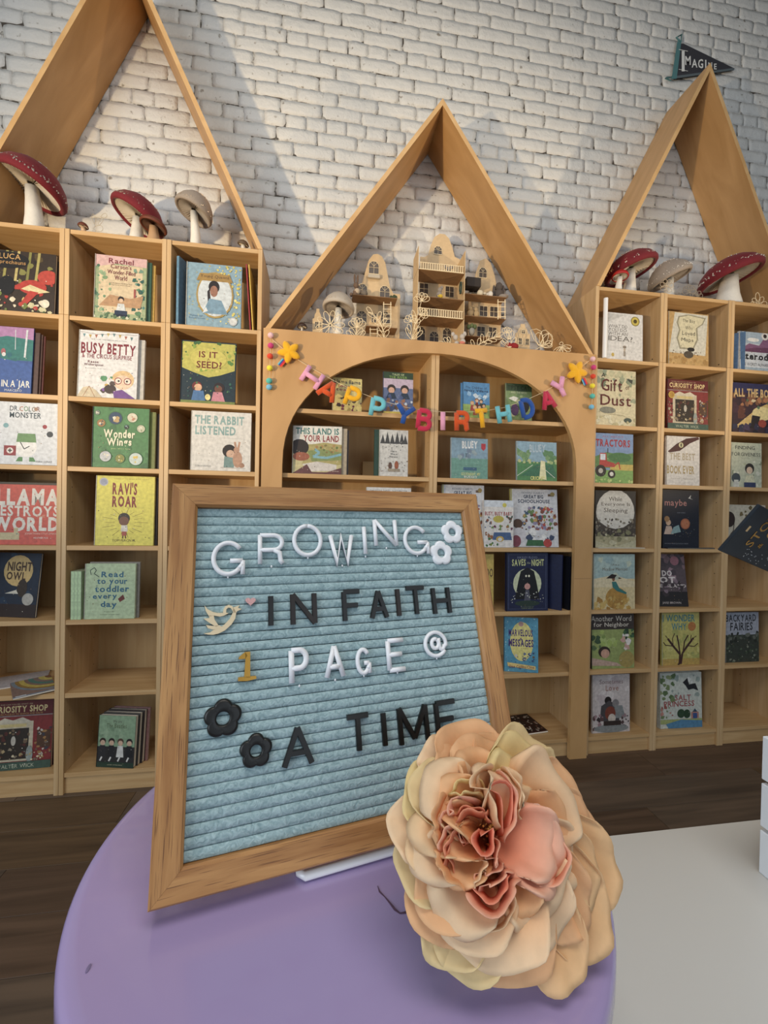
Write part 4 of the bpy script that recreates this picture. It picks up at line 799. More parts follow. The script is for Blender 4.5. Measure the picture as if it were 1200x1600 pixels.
def a_queen(a):
    a.r(0, 0, 1, 1, '#8fb2c4').b(.02, .02, .5, .98, 40, ['#b9b684', '#a8b9a8', '#c9c48a'], .02, 3).b(.55, .02, .98, .98, 90, ['#e3d360', '#f0e48a', '#d8c448'], .028, 4).e(.52, .5, .34, .37, '#b99a4a').e(.52, .5, .31, .34, '#d9e2e6').p([(.18, .72), (.84, .72), (.78, .84), (.24, .84)], '#b08a3a').t('Young Queens', .25, .76, .77, .82, '#5a3a1e', .01, .02).e(.5, .63, .1, .1, '#241a1a').e(.5, .56, .07, .09, '#a9745a').p([(.42, .6), (.46, .3), (.4, .28), (.38, .55)], '#2a1e1e').p([(.3, .2), (.76, .2), (.64, .42), (.42, .44)], '#7da3bc').p([(.3, .2), (.4, .24), (.36, .3)], '#e6ecee').ci(.86, .1, .08, '#c9ccd0').ci(.86, .1, .06, '#e2e4e2').t('Tales of', .06, .14, .3, .17, '#3a6a9a').t('Royal Lives', .06, .10, .34, .13, '#3a6a9a')
def a_ll2(a): a.r(0, 0, 1, 1, '#e0cf7a').t('Llama llama', .05, .84, .95, .95, '#2f2b3a', .02).t('loose', .2, .72, .7, .81, '#a8303c', .02).t('teacher', .12, .62, .95, .71, '#8a2a3a', .02).b(.2, .05, 1, .45, 24, ['#7a2a4a', '#3a2a24', '#b9a050', '#5a4a3a'], .07, 3)
def a_night(a): a.r(0, 0, 1, 1, '#5f6f9a').r(0, .84, 1, 1, '#24401f').t('TALES OF', .3, .92, .7, .97, '#cfe0a0').t('THE RIVER', .2, .85, .8, .91, '#8fb850').r(0, .62, 1, .84, '#c9b4c8').ci(.28, .6, .14, '#33261e').ci(.28, .56, .1, '#dca88a').ci(.72, .6, .14, '#33261e').ci(.72, .56, .1, '#dca88a').p([(.1, .36), (.46, .36), (.38, .5), (.18, .5)], '#23364e').p([(.54, .36), (.9, .36), (.82, .5), (.62, .5)], '#23364e').b(.1, .05, .95, .4, 24, ['#7a5a40', '#c9d4e0', '#4a5a8a', '#a8704a'], .08, 4).r(0, 0, 1, .05, '#d8c040')
def a_land(a): a.r(0, 0, 1, 1, '#cfc48a').r(0, .62, 1, 1, '#e9e5da').t('THIS LAND IS', .06, .83, .94, .96, '#3f7f7a', .03, .01).t('YOUR LAND', .22, .68, .94, .81, '#9a2f34', .03, .01).p([(.3, .6), (.65, .66), (1, .62), (1, .2), (.2, .2)], '#b5a860').p([(.3, .48), (.6, .52), (1, .46), (1, .3), (.4, .26)], '#8a9a56').l([(.45, .52), (.55, .44), (.42, .36), (.7, .34), (1, .42)], .05, '#7fb5c4').b(.45, .45, 1, .6, 16, ['#6a7a3a', '#8a7a40', '#b58a4a'], .03, 3).e(.14, .55, .19, .17, '#2a1a14').e(.18, .36, .17, .09, '#a85a3a').p([(.2, .2), (.5, .26), (.9, .2), (.9, .08), (.4, .05)], '#dcd4cc').p([(0, 0), (.3, .2), (.4, .04), (.7, .04), (1, .14), (1, 0)], '#6a3a3c').t('Kathy Jakobsen', .7, .05, .95, .08, '#e8d0c0')
def a_forest(a):
    a.r(0, 0, 1, 1, '#dcdad4')
    for x, h in ((.12, .2), (.28, .26), (.45, .22), (.62, .27), (.78, .24), (.9, .2)): a.p([(x-.09, .7), (x+.09, .7), (x, .7+h)], '#4a4a4a')
    a.b(.05, .55, .95, .75, 40, ['#7a7a76', '#a8a8a2', '#5a5a58'], .02, 3).t('Here', .4, .52, .6, .56, '#4a4a4a').t('Was a', .38, .46, .62, .5, '#4a4a4a').t('Forest', .36, .40, .64, .44, '#4a4a4a').b(.02, .1, .98, .42, 44, ['#c9c5bc', '#a8a49a', '#8a7a68', '#b5a894'], .025, 4).e(.38, .22, .06, .08, '#6a4a3a').e(.6, .24, .07, .09, '#a85a34').r(.3, .1, .72, .16, '#a89a84')
def a_village(a): a.r(0, 0, 1, 1, '#4f8fc4').r(0, 0, 1, .38, '#9ab85a').t('The Children of', .1, .82, .9, .89, '#1f2a4a').t('Noisy Village', .06, .72, .94, .8, '#1f2a4a', .03).b(.05, .5, .95, .68, 8, ['#8fbbe0', '#cfe0ee'], .1, 3); [a.ci(x, y, .075, h).ci(x, y-.015, .055, '#e3b48e').p([(x-.08, y-.22), (x+.08, y-.22), (x+.05, y-.06), (x-.05, y-.06)], c) for x, y, h, c in ((.35, .42, '#c99a50', '#a83a34'), (.52, .5, '#8a5a30', '#7a2a2a'), (.68, .48, '#3a2a1e', '#4a4a3a'), (.45, .3, '#d8b070', '#b55a34'), (.62, .32, '#5a3a24', '#c9a03a'), (.78, .36, '#2a1e18', '#333'))]
def a_cat(a): a.r(0, 0, 1, 1, '#7f9a62').r(0, .8, 1, 1, '#3a5234').t('TIPSY CAT', .08, .84, .92, .95, '#24331f', .03).t('AND THE BIRDS', .2, .74, .8, .79, '#dfe0b8').b(0, .1, 1, .7, 20, ['#a9b97a', '#5f7a4a', '#cdd0a0'], .09, 4).e(.35, .3, .15, .16, '#5a3a6a').e(.7, .42, .2, .2, '#1f1c1e').p([(.1, .6), (.35, .52), (.5, .62), (.3, .66)], '#e8e6dc')
def a_blu1(a): a.r(0, 0, 1, 1, '#86a9c0').r(0, 0, 1, .5, '#6fa596').b(0, .5, 1, .7, 10, ['#7a8fa8', '#9ab0b8', '#5f7a8a'], .08, 3).t('BLUEY', .3, .76, .72, .93, '#e9edf0', .045, .05).p([(.82, .88), (.94, .88), (.94, .76), (.88, .7), (.82, .76)], '#c03040').r(.34, .2, .7, .28, '#3f6a8a').t('GOODNIGHT, MY', .28, .08, .8, .15, '#d8dc8a', .02).t('BUDDY', .36, .02, .72, .07, '#f0efe0', .02)
def a_blu2(a): a.r(0, 0, 1, 1, '#8fb4c8').b(0, .5, .3, .72, 8, ['#6f9a66', '#86ab76'], .1, 3).b(.7, .5, 1, .78, 10, ['#5f9060', '#7fa870'], .1, 4).r(0, 0, 1, .48, '#4f8f56').b(.0, .45, 1, .52, 20, ['#a9c47a', '#c9d08a'], .04, 5).p([(.1, .12), (.5, .42), (.9, .42), (1, .1)], '#3a7a5a').l([(0, .1), (.4, .4)], .012, '#e8efe0').l([(.95, .08), (.62, .36)], .012, '#e8efe0').t('BLUEY', .32, .74, .72, .93, '#b9cfdc', .03, .05).p([(.56, .06), (.74, .02), (.7, .5), (.6, .52)], '#f2edb8').t('CRICKET', .34, .02, .7, .11, '#e9e27a', .04)
def a_big(a, full=True):
    a.r(0, 0, 1, 1, '#dcdcdf').r(0, 0, .035, 1, '#c9c23a').t("RICHARD SCARRY'S", .24, .92, .72, .955, '#4a5a6a').t('GREAT BIG', .28, .84, .7, .9, '#2a3a5a', .035).t('SCHOOLHOUSE', .16, .76, .84, .82, '#2a3a5a', .035).r(.8, .88, .93, .92, '#7a5a3a').e(.9, .92, .05, .035, '#b59a4a')
    for rr in range(6): a.b(.2+.02*rr, .3+rr*.07, .95, .34+rr*.07, 16, ['#8a4a34', '#c9a050', '#3f5a7a', '#e8e0d0', '#5a3a2a', '#9a8fb0', '#b94a3a', '#6a8a4a'], .045, rr+2)
    a.b(.3, .12, 1, .28, 14, ['#f2f0ec', '#e4e2dc', '#3a4a6a'], .08, 9).e(.14, .4, .1, .08, '#5a3a22').e(.16, .2, .15, .13, '#d8d4d8').e(.1, .1, .1, .1, '#8a3a4a').p([(.3, .02), (.7, .02), (.66, .12), (.34, .12)], '#2f6a3a').e(.76, .07, .09, .07, '#c03a30')
def a_baby(a): a.r(0, 0, 1, 1, '#efe9e2').r(.0, .86, 1, 1, '#dfe6ee').ci(.7, .9, .07, '#d8cc3a').t('BUSY, BUSY BABY', .05, .68, .95, .76, '#b03434', .03).e(.5, .6, .18, .075, '#d0be3a').b(.08, .5, .35, .64, 8, ['#5a6a7a', '#9a5a3a'], .05, 2).b(.75, .54, .95, .66, 8, ['#3a5a4a', '#7a4a3a'], .05, 3).b(.06, .38, .95, .46, 12, ['#5a6a9a', '#7a9a4a', '#b07a3a', '#7a3a5a'], .05, 4).b(.06, .15, .3, .33, 9, ['#3f7a3a', '#a86a3a'], .06, 5).p([(.3, .16), (.95, .16), (.9, .32), (.35, .32)], '#4a6a9a').e(.55, .18, .13, .06, '#d8b03a').e(.55, .17, .07, .04, '#efe9e2').b(.1, .04, .5, .1, 8, ['#3f7a3a', '#8a9a3a'], .04, 6)
def a_saves(a):
    a.r(0, 0, 1, 1, '#15204a').r(.04, .03, .96, .97, '#3a4568').r(.06, .04, .94, .96, '#15204a').t('HAYLEY FLOYD', .26, .9, .74, .94, '#8a93ac').t('SAVES', .13, .78, .46, .89, '#d3d88c', .03, .03).t('the', .49, .81, .57, .85, '#b9c0a0').t('NIGHT', .6, .78, .9, .89, '#d3d88c', .03, .03).ci(.5, .47, .34, '#d9dfb4').p([(.2, .2), (.8, .2), (.72, .5), (.66, .68), (.5, .75), (.34, .68), (.28, .5)], '#0c0c14').e(.47, .6, .022, .02, '#f3f0d0').e(.54, .6, .022, .02, '#f3f0d0').ci(.5, .42, .07, '#e0a094').p([(.42, .16), (.58, .16), (.54, .36), (.46, .36)], '#5a5a6a').b(.1, .12, .9, .32, 30, ['#e8e8e0', '#cfd4c0'], .016, 5).e(.5, .13, .3, .05, '#2a3f34').t('ILLUSTRATED BY', .34, .06, .66, .075, '#8a9a5a').t('SOPHIE NIGHT', .36, .035, .64, .052, '#8a9a5a')
def a_marv(a): a.r(0, 0, 1, 1, '#4fa0be').b(0, 0, 1, 1, 60, ['#3f78a8', '#7fc4d8', '#3a5a9a', '#b5dce4'], .022, 3).e(.52, .56, .34, .36, '#f0e27c').ci(.5, .88, .075, '#c99a90').t('MARVELOUS', .14, .66, .84, .78, '#4a2f7a', .035, .02).t('&', .46, .58, .54, .63, '#4a2f7a', .02).t('MESSAGES', .14, .47, .86, .6, '#4a2f7a', .035, .02).t('a story', .5, .42, .7, .45, '#7a6a3a').b(.3, .22, .65, .34, 10, ['#3a3f5a', '#d8d0c0', '#6a7a9a'], .05, 4).b(.7, .2, .88, .36, 8, ['#7a5a3a', '#e0dcd0', '#3a5a8a'], .05, 5).p([(.1, .17), (.12, .1), (.92, .05), (.92, .12)], '#efcf72').t('Dee Collins-Cline', .16, .075, .88, .125, '#8a3a4a', .015)
def a_idea(a): a.r(0, 0, 1, 1, '#e6e3de').p([(0, .78), (.5, .96), (0, .98)], '#cfccc6'); [a.t(s, .06, y, x1, y+h, '#6f675c', .0, .0, serif=True) for s, y, x1, h in (('WHAT DO', .68, .58, .07), ('YOU DO', .60, .56, .07), ('WITH AN', .52, .58, .07), ('IDEA?', .40, .72, .11))]; a.ci(.79, .85, .12, '#8a7a20').ci(.79, .85, .1, '#d9c244').ci(.79, .85, .05, '#5a4a18').e(.5, .28, .05, .03, '#9a8a78').e(.5, .22, .03, .03, '#c9b8a0').r(.47, .08, .53, .19, '#a89c8c').e(.18, .1, .04, .04, '#d8b84a').p([(.74, .38), (.78, .38), (.76, .41)], '#999')
def a_dust(a): a.r(0, 0, 1, 1, '#dfd3a8').b(.0, .7, 1, 1, 24, ['#7d8a6c', '#9aa58a', '#c9c49a', '#b5b48c'], .09, 3).b(.6, .4, 1, .95, 16, ['#8f9a7a', '#a8ae8c', '#d3cca0'], .07, 4).t('A', .14, .86, .24, .94, '#2f2a24').t('Gift', .14, .62, .66, .84, '#6a2a24', .01).t('of', .74, .66, .84, .74, '#7a4a3a').t('Dust', .12, .36, .88, .56, '#6a2a24', .01).e(.3, .27, .2, .06, '#8a8a78').l([(.1, .14), (.4, .2), (.7, .18), (.9, .1)], .005, '#7a6a4a').e(.8, .1, .1, .045, '#4a5a50').b(0, 0, 1, .15, 16, ['#c9bd8a', '#e8e0bc'], .06, 5).p([(.76, .86), (.9, .76), (.92, .84)], '#4a4f44')
def a_tract(a): a.r(0, 0, 1, 1, '#7d9cc9').t('ALL ABOUT', .2, .92, .75, .955, '#a8485a').t('TRACTORS', .03, .74, .92, .88, '#a82434', .04).p([(0, .52), (.3, .62), (.7, .58), (1, .62), (1, .3), (0, .3)], '#5f8f4a').e(.65, .52, .3, .1, '#3f7a40').r(.4, .25, 1, .38, '#d3b84a').r(0, 0, 1, .26, '#7fb050').p([(.12, .32), (.52, .32), (.52, .4), (.32, .44), (.3, .6), (.14, .6)], '#c0342c').r(.15, .46, .28, .58, '#d8e4ee').ci(.16, .24, .14, '#1d1a1a').ci(.16, .24, .06, '#c9c4b8').ci(.44, .18, .1, '#1d1a1a').ci(.44, .18, .05, '#e6e2d8').l([(.5, .34), (.62, .42), (.66, .28)], .03, '#c0342c').b(0, 0, 1, .08, 14, ['#c3d87a', '#5f9040'], .04, 3).l([(.34, .6), (.34, .7)], .02, '#333')
def a_sleep(a): a.r(0, 0, 1, 1, '#2a2522').e(.5, .62, .47, .4, '#e5decf').t('While', .34, .82, .66, .9, '#5a4a3c', 0, .02).t('Everyone Is', .16, .72, .86, .8, '#5a4a3c', 0, .02).t('Sleeping', .22, .6, .8, .7, '#5a4a3c', 0, .02).p([(0, .6), (.1, .46), (.3, .36), (.5, .33), (.7, .36), (.9, .46), (1, .6), (1, .12), (0, .12)], '#4f4438').b(.0, .22, 1, .5, 60, ['#6f6250', '#8a7a64', '#3a3028', '#a39a84'], .035, 3).r(0, 0, 1, .2, '#b9ae84').b(0, 0, 1, .3, 24, ['#cfc6a0', '#8f8a60', '#a39a70'], .06, 4).p([(.0, .12), (.5, .02), (1, .14), (1, 0), (0, 0)], '#c9c09a')
def a_meadow(a): a.r(0, 0, 1, 1, '#a9c4c0').r(0, 0, 1, .55, '#e6d098').p([(0, .55), (.5, .62), (1, .5), (1, .4), (0, .4)], '#e9d8ac').b(0, .55, 1, 1, 12, ['#b5ccc4', '#9dbabc', '#c9d4bc'], .14, 4).t('I Am a', .42, .79, .62, .83, '#7a6a5a').t('Meadow Mermaid', .22, .7, .82, .76, '#7a6a5a', 0, .02).e(.55, .2, .26, .2, '#c08e2c').b(0, 0, 1, .2, 34, ['#cda03c', '#b5842a', '#d9b45a'], .07, 3).p([(.44, .5), (.54, .5), (.62, .38), (.8, .3), (.78, .27), (.56, .33), (.46, .4)], '#2f7f7a').e(.48, .56, .035, .05, '#8a5a3c').p([(.3, .56), (.44, .64), (.56, .62), (.5, .56), (.4, .56)], '#2c1c18').p([(.6, .58), (.68, .56), (.6, .55)], '#2c1c18')
def a_neigh(a): a.r(0, 0, 1, 1, '#9cab5c').r(0, .7, 1, 1, '#3f3430').t('Another Word', .0, .85, .94, .95, '#e6dccb').t('for Neighbor', .06, .73, .88, .83, '#e6dccb').b(.2, .4, .7, .66, 12, ['#a9c05a', '#86a04a', '#b5c870'], .09, 3).b(.6, .35, .9, .6, 9, ['#e8d8d0', '#d8a898', '#f0e8e0'], .07, 4).b(.75, .5, 1, .7, 8, ['#2f4a34', '#3f6a40'], .06, 5).e(.3, .3, .14, .1, '#3a2a20').e(.32, .27, .1, .08, '#d8a488').p([(0, .2), (.6, .1), (.7, .04), (0, .06)], '#c9a894').e(.82, .16, .18, .15, '#b09a4a').b(0, .35, .2, .6, 6, ['#3f5a3a', '#5f7a4a'], .06, 6)
def a_love(a): a.r(0, 0, 1, 1, '#d8ccc8').b(0, .5, 1, 1, 10, ['#e6dcd8', '#cfc0c0'], .14, 3).t('Sometimes', .2, .84, .82, .92, '#8a6a6a', 0, .03).t('Love', .36, .72, .7, .82, '#a87a6a', .01, .02).e(.42, .55, .09, .07, '#241a18').p([(.2, .2), (.72, .2), (.7, .45), (.45, .55), (.24, .46)], '#4f4a4c').e(.62, .5, .09, .07, '#8f8a8a').p([(.56, .24), (.88, .24), (.8, .46), (.6, .46)], '#8f9494').e(.48, .33, .14, .12, '#8a3f2a').e(.52, .24, .1, .08, '#e0d0c0').b(0, .05, .3, .3, 16, ['#3f3434', '#6a4a4a', '#a8848a'], .05, 4).b(.76, .05, 1, .3, 12, ['#5a4444', '#a8848a', '#3f3434'], .05, 5).e(.5, .07, .46, .07, '#8f9494').r(.3, .12, .76, .2, '#3a2c28')
def a_maps(a): a.r(0, 0, 1, 1, '#c9a15c').p([(.16, .99), (.98, .98), (.92, .2), (.02, .22)], '#dcd8c6').p([(.25, .92), (.5, .97), (.93, .93), (.86, .8), (.72, .72), (.74, .5), (.62, .3), (.28, .3), (.2, .5), (.26, .66), (.2, .8)], '#a39c80').p([(.28, .9), (.5, .95), (.89, .91), (.83, .81), (.68, .72), (.7, .5), (.6, .33), (.3, .33), (.24, .5), (.3, .66), (.24, .8)], '#e2d8b0').t('The Boy', .36, .8, .66, .88, '#2a2622', 0, .02).t('Who', .42, .68, .6, .75, '#2a2622', 0, .02).t('Loved', .34, .57, .66, .65, '#2a2622', 0, .02).t('Maps', .32, .43, .62, .52, '#2a2622', 0, .02).e(.56, .3, .09, .04, '#2a2622').e(.5, .2, .12, .07, '#5a5040').b(0, 0, 1, .16, 14, ['#b58a44', '#d8b06a'], .06, 3).b(.05, .2, .95, .26, 14, ['#7a5a34'], .015, 4)
def a_ever(a): a.r(0, 0, 1, 1, '#e2dcd4').p([(.04, .68), (.3, .84), (.6, .96), (.95, 1), (1, .96), (.7, .86), (.4, .7), (.1, .66)], '#4a1418').ci(.44, .82, .07, '#d8cf9a').e(.44, .82, .02, .04, '#1f1a10').t('THE BEST', .1, .52, .86, .66, '#bdae90', .03, .03).t('BOOK EVER', .02, .24, .84, .4, '#b39a5c', .03, .03).t('by a Dragon', .14, .12, .4, .15, '#a39a8a').t('Illustrated', .5, .12, .8, .15, '#a39a8a').l([(.1, .05), (.8, .05)], .004, '#aaa')
def a_maybe(a): a.r(0, 0, 1, 1, '#141c2e').t('maybe', .06, .7, .66, .84, '#c9857a', .01, .0).ci(.62, .42, .13, '#b5633a').ci(.62, .42, .1, '#c9784a').ci(.16, .44, .07, '#e0b48c').p([(.04, .24), (.3, .24), (.24, .38), (.1, .38)], '#d8b8a0').p([(.22, .24), (.5, .28), (.44, .4), (.3, .36)], '#8fb0b0').e(.12, .5, .07, .05, '#a87a44').p([(.7, .86), (.78, .92), (.76, .86), (.84, .84)], '#d8d4c8').t('KOBI YAMADA', .4, .6, .62, .62, '#8a8f9a').t('WRITTEN BY A WRITER ILLUSTRATED BY A PAINTER', .06, .07, .7, .09, '#8a8f9a').b(.5, .2, .8, .3, 8, ['#3f5060', '#6a5a4a'], .02, 3)
def a_island(a): a.r(0, 0, 1, 1, '#5a4a50').b(0, .5, 1, 1, 16, ['#8a6a70', '#6f7f8a', '#a0808a', '#4a3c44'], .12, 3).ci(.72, .87, .12, '#b5707c').t('DO', .35, .58, .62, .68, '#e6dcd8', .04).t('NOT', .04, .45, .7, .56, '#e6dcd8', .04).t('THE ISLAND', .04, .36, .98, .42, '#d8ccc8', .03).r(0, 0, 1, .28, '#1c1618').t('JAKE BROWN', .3, .05, .8, .09, '#cfc4c0').b(.3, .2, 1, .5, 10, ['#8a7480', '#3a2c30'], .09, 5)
def a_why(a):
    a.r(0, 0, 1, 1, '#cfc463').b(0, .1, 1, .9, 18, ['#d9cf74', '#c3b854', '#b5b45a'], .13, 3).t('I WONDER', .03, .82, .88, .95, '#4f8f94', .02, .02).t('WHY', .26, .66, .66, .79, '#4f8f94', .02, .02).ci(.8, .72, .105, '#c47a34').r(0, 0, 1, .12, '#c9a648')
    for p, ww in (([(.46, .02), (.48, .2), (.3, .36), (.16, .5)], .05), ([(.48, .2), (.44, .42), (.4, .56)], .035), ([(.5, .02), (.54, .22), (.68, .36), (.84, .5)], .05), ([(.56, .24), (.6, .44), (.7, .56)], .03), ([(.3, .36), (.1, .38), (.04, .44)], .02), ([(.68, .36), (.86, .34), (.96, .4)], .02), ([(.3, .36), (.28, .5), (.34, .6)], .018), ([(.68, .36), (.76, .42), (.78, .56)], .018), ([(.16, .5), (.1, .56)], .014), ([(.84, .5), (.92, .54)], .014), ([(.48, .04), (.42, .0)], .05)): a.l(p, ww, '#4a2a26')
def a_salt(a): a.r(0, 0, 1, 1, '#d3d8cc').b(0, .5, .35, 1, 14, ['#7a8f5a', '#9aa870', '#5f7a4a'], .07, 3).b(.3, .55, 1, .98, 16, ['#e6e8e2', '#9fb0a8', '#c9cfc4'], .06, 4).p([(.55, .82), (.66, .9), (.7, .78), (.85, .8), (.92, .66), (.8, .7), (.68, .68), (.62, .76)], '#23262c').t('SALT', .36, .5, .74, .6, '#b05a5a', .02, .02).t('PRINCESS', .1, .39, .82, .49, '#b05a5a', .02, .02).b(0, .15, .3, .4, 12, ['#c98a7a', '#a85a50', '#7a8f5a'], .05, 5).e(.5, .26, .09, .08, '#2f4f34').e(.64, .25, .08, .08, '#2a4a30').r(.74, .16, .92, .28, '#c98a7a').p([(.77, .28), (.83, .34), (.89, .28)], '#34506a').r(.78, .14, .88, .26, '#3a5a9a').r(0, .08, 1, .16, '#a9b46a').p([(.14, .08), (.5, .15), (1, .12), (1, 0), (.2, 0)], '#4f8fb8')
def a_ptero(a): a.r(0, 0, 1, 1, '#cfd6de').r(0, .7, 1, 1, '#a9bccb').e(.28, .8, .12, .05, '#f0eee8').p([(0, .52), (.2, .7), (.4, .66), (.5, .86), (.6, .86), (.7, .7), (.86, .8), (1, .68), (1, .5)], '#8a5a80').p([(0, .5), (.3, .6), (.6, .62), (1, .54), (1, .48), (0, .48)], '#6f3f60').ci(.52, .92, .07, '#e8e4dc').ci(.52, .92, .035, '#3a2a2a').t('Pterodactyl', .02, .24, 1.0, .46, '#1c1c20', .04, 0, serif=True).t('THE WORST ALPHABET BOOK EVER', .04, .12, .95, .2, '#33343c').r(0, 0, 1, .08, '#9fb4c4')
def a_books(a): a.r(0, 0, 1, 1, '#3a2230').r(0, .8, 1, 1, '#2a2a5a').b(0, .3, 1, .8, 24, ['#6a3a2c', '#4a2a3a', '#8a5a3a', '#2f2036'], .1, 3).p([(.05, .1), (.2, .1), (.95, .5), (.8, .66), (.5, .5)], '#e0bc6a').e(.6, .4, .2, .14, '#f0dc94').t('ALL THE BOOKS', .04, .72, .98, .88, '#dcb874', .04, 0, .08).b(.2, .5, .8, .7, 12, ['#b97a4a', '#e8d0a0', '#5a7a5a'], .05, 4).p([(.36, .1), (.5, .1), (.56, .34), (.4, .36)], '#241a20').e(.6, .2, .08, .08, '#a8402c').b(0, 0, 1, .16, 20, ['#2a2a4a', '#1c1426', '#4a3a5a'], .07, 5)
def a_forg(a): a.r(0, 0, 1, 1, '#c9cdb0').t('FINDING', .14, .85, .78, .93, '#33393a', .01).t('FORGIVENESS', .03, .70, .96, .78, '#33393a', .01).t('by Marina', .35, .64, .6, .665, '#777').b(0, 0, 1, .6, 26, ['#b5b996', '#d8dabc', '#8f9a7a', '#e4e2cc'], .06, 3).ci(.6, .42, .15, '#231f22').ci(.6, .38, .1, '#e8c8a8').p([(.42, .1), (.78, .1), (.72, .27), (.5, .27)], '#e4e0b8').r(.42, 0, .8, .11, '#34426a').ci(.16, .2, .14, '#3a4a54').p([(.06, .0), (.26, .0), (.24, .16), (.1, .16)], '#d8d8cc')
def a_flow(a): a.r(0, 0, 1, 1, '#cdc5ae').b(.3, .65, .95, .98, 9, ['#6a5a34', '#7a6a40'], .05, 3).b(.75, .5, 1, .95, 12, ['#b9727a', '#c99090'], .05, 4).e(.1, .66, .14, .18, '#2f1c1a').l([(.22, .6), (.2, .4), (.12, .3), (.14, .2)], .02, '#33241e').t('NATIVE', .4, .5, .9, .56, '#7a7060').t('NEIGHBORS', .3, .42, .9, .48, '#7a7060')
def a_fairy(a): a.r(0, 0, 1, 1, '#a9aebc').r(0, 0, 1, .55, '#3a4238').t('BACKYARD', .03, .82, .92, .96, '#2a2c34', .02, .03).t('FAIRIES', .16, .64, .82, .8, '#2a2c34', .02, .03).b(0, .4, 1, .62, 24, ['#2a3028', '#4a5444', '#6a6f64'], .07, 3).b(0, 0, 1, .4, 40, ['#4a5a44', '#2f3a2c', '#5f6f58', '#8a8f7a'], .035, 4)
G = '#2f5f4a'; L_ = lambda s: s
# left bank
book(6, -62, 84, 391, .012, .012, .012, '#3a2b1c', 'dark forest picture book with red creatures, in the leftmost top box', a_luca, .05, [(.012, -.02, .010, '#2b1d16', 'dark book standing behind the forest picture book at the left edge')])
book(5, -62, 48, 509, .018, .018, .006, '#34559a', 'blue and purple night forest picture book at the left edge', a_jar, .06, [(.020+.006*k, -.015-.004*k, .006, c, 'thin brown-edged book %s behind the blue night forest book' % w_) for k, (c, w_) in enumerate((('#5a4038', 'first'), ('#6a4c40', 'second'), ('#7a4038', 'third')))])
book(4, -16, 91, 629, .004, .004, .02, '#dfe4ea', 'white square picture book with coloured dots and a red medical bag', a_dr, .03)
book(3, -52, 97, 757, .022, .022, .012, '#df533b', 'red picture book with very large white lettering', a_llama, .04, [(.0, .01, .008, '#4a3c24', 'brown book edge behind the red book with large lettering')])
book(2, -34, 54, 864, .10, .045, .010, '#16283e', 'dark blue picture book with a yellow moon, standing turned at the left edge', a_owl, .12)
book(0, -30, 79, 1096, .05, .06, .014, '#5a1518', 'large dark red puzzle picture book in the lowest bay at the left edge', shop, .06, [(.010, -.01, .012, '#3a1014', 'second dark red book behind the large puzzle book at the left edge'), (.018, -.02, .012, '#4a1a18', 'third dark red book behind the large puzzle book at the left edge')])
book(6, 146, 227, 401, .006, .012, .010, '#a9b98a', 'picture book with pink sky and a woman reading, in the second top box', a_rachel, .04, [(.016, -.006, .008, G, 'green book standing behind the pink sky picture book'), (.028, -.012, .008, '#c9a030', 'yellow edged book standing behind the pink sky picture book')])
book(5, 120, 213, 518, .004, .004, .012, '#e6e6e8', 'white picture book with curly red title and a child with large round glasses', a_betty, .05, [(.022, -.022, .012, '#cfcac0', 'pale book standing behind the red-titled circus picture book')])
book(4, 143, 231, 637, .004, .004, .012, '#457f48', 'green picture book with round windows of winged creatures', a_wings, .03, [(.022, -.01, .012, '#7a8434', 'olive book behind the green book with round windows'), (.036, -.014, .012, '#3a2a20', 'dark book behind the green book with round windows')])
book(3, 147, 239, 744, .012, .012, .012, '#eadf3f', 'bright yellow picture book with red hand lettering and a small shouting boy', a_ravi, .04, [(.010, -.004, .008, '#3a2a24', 'first dark book behind the bright yellow book'), (.020, -.006, .008, '#2a1c18', 'second dark book behind the bright yellow book'), (.022, -.008, .008, '#4a342a', 'third dark book behind the bright yellow book')])
book(2, 131, 210, 881, .010, .010, .012, '#c3d8a8', 'pale green square board book with blue lettering', a_read, .03, [(.012, .006, .010, '#8a8478', 'grey book standing behind the pale green board book')])
zz = ZS[2]+.0004
for k in range(3):
    x = atXZ(110+k*5.4, zz, Y0+.008); mk_book(.17, .205, .0135, '#b5cca0', ['first', 'second', 'third'][k]+' green spine from the left beside the pale green board book', x+.0135, Y0+.008, zz, PI/2, 0, lambda a: None)
book(0, 150, 208, 1119, .035, .004, .02, '#3a3f38', 'small board book with four suited people crossing a road', a_beat, .08, [(.006, .004, .018, '#4a4440', 'first thick board book behind the small book with four people'), (.014, .008, .018, '#3a302c', 'second thick board book behind the small book with four people'), (.026, .012, .010, '#9a6a64', 'pinkish thin book behind the small book with four people')])
book(6, 290, 376, 413, .006, .006, .012, '#8fb2c4', 'blue and gold picture book with an oval portrait of a girl', a_queen, .03)
z6 = ZS[6]+.0004
x = atXZ(279, z6, Y0+.02); mk_book(.10, .30, .012, '#5f86a0', 'blue book standing edge-on left of the blue and gold portrait book', x, Y0+.016, z6, 1.25, 0)
for k, (c, lb) in enumerate((('#a3262c', 'red book leaning right of the blue and gold portrait book'), ('#d9b43a', 'yellow book leaning beside the red book'))):
    xa = atXZ(392+4*k, z6, Y0+.01); h = .29; lean = .075; m_ = Matrix.Translation((xa, Y0+.010, z6+.0007))@Matrix.Rotation(-lean, 4, 'Y')@Matrix.Rotation(PI/2, 4, 'Z')
    mk_book(.19, h, .0052, c, lb, 0, 0, 0, 0, 0, mat=m_)
book(5, 281, 367, 534, .010, .010, .010, '#16303c', 'dark teal and yellow picture book with two children and seeds', a_seed, .05)
book(4, 297, 391, 643.5, .006, .006, .010, '#e8e4dc', 'off-white square picture book with grey-green title and a child hugging a rabbit', a_rabbit, .03)
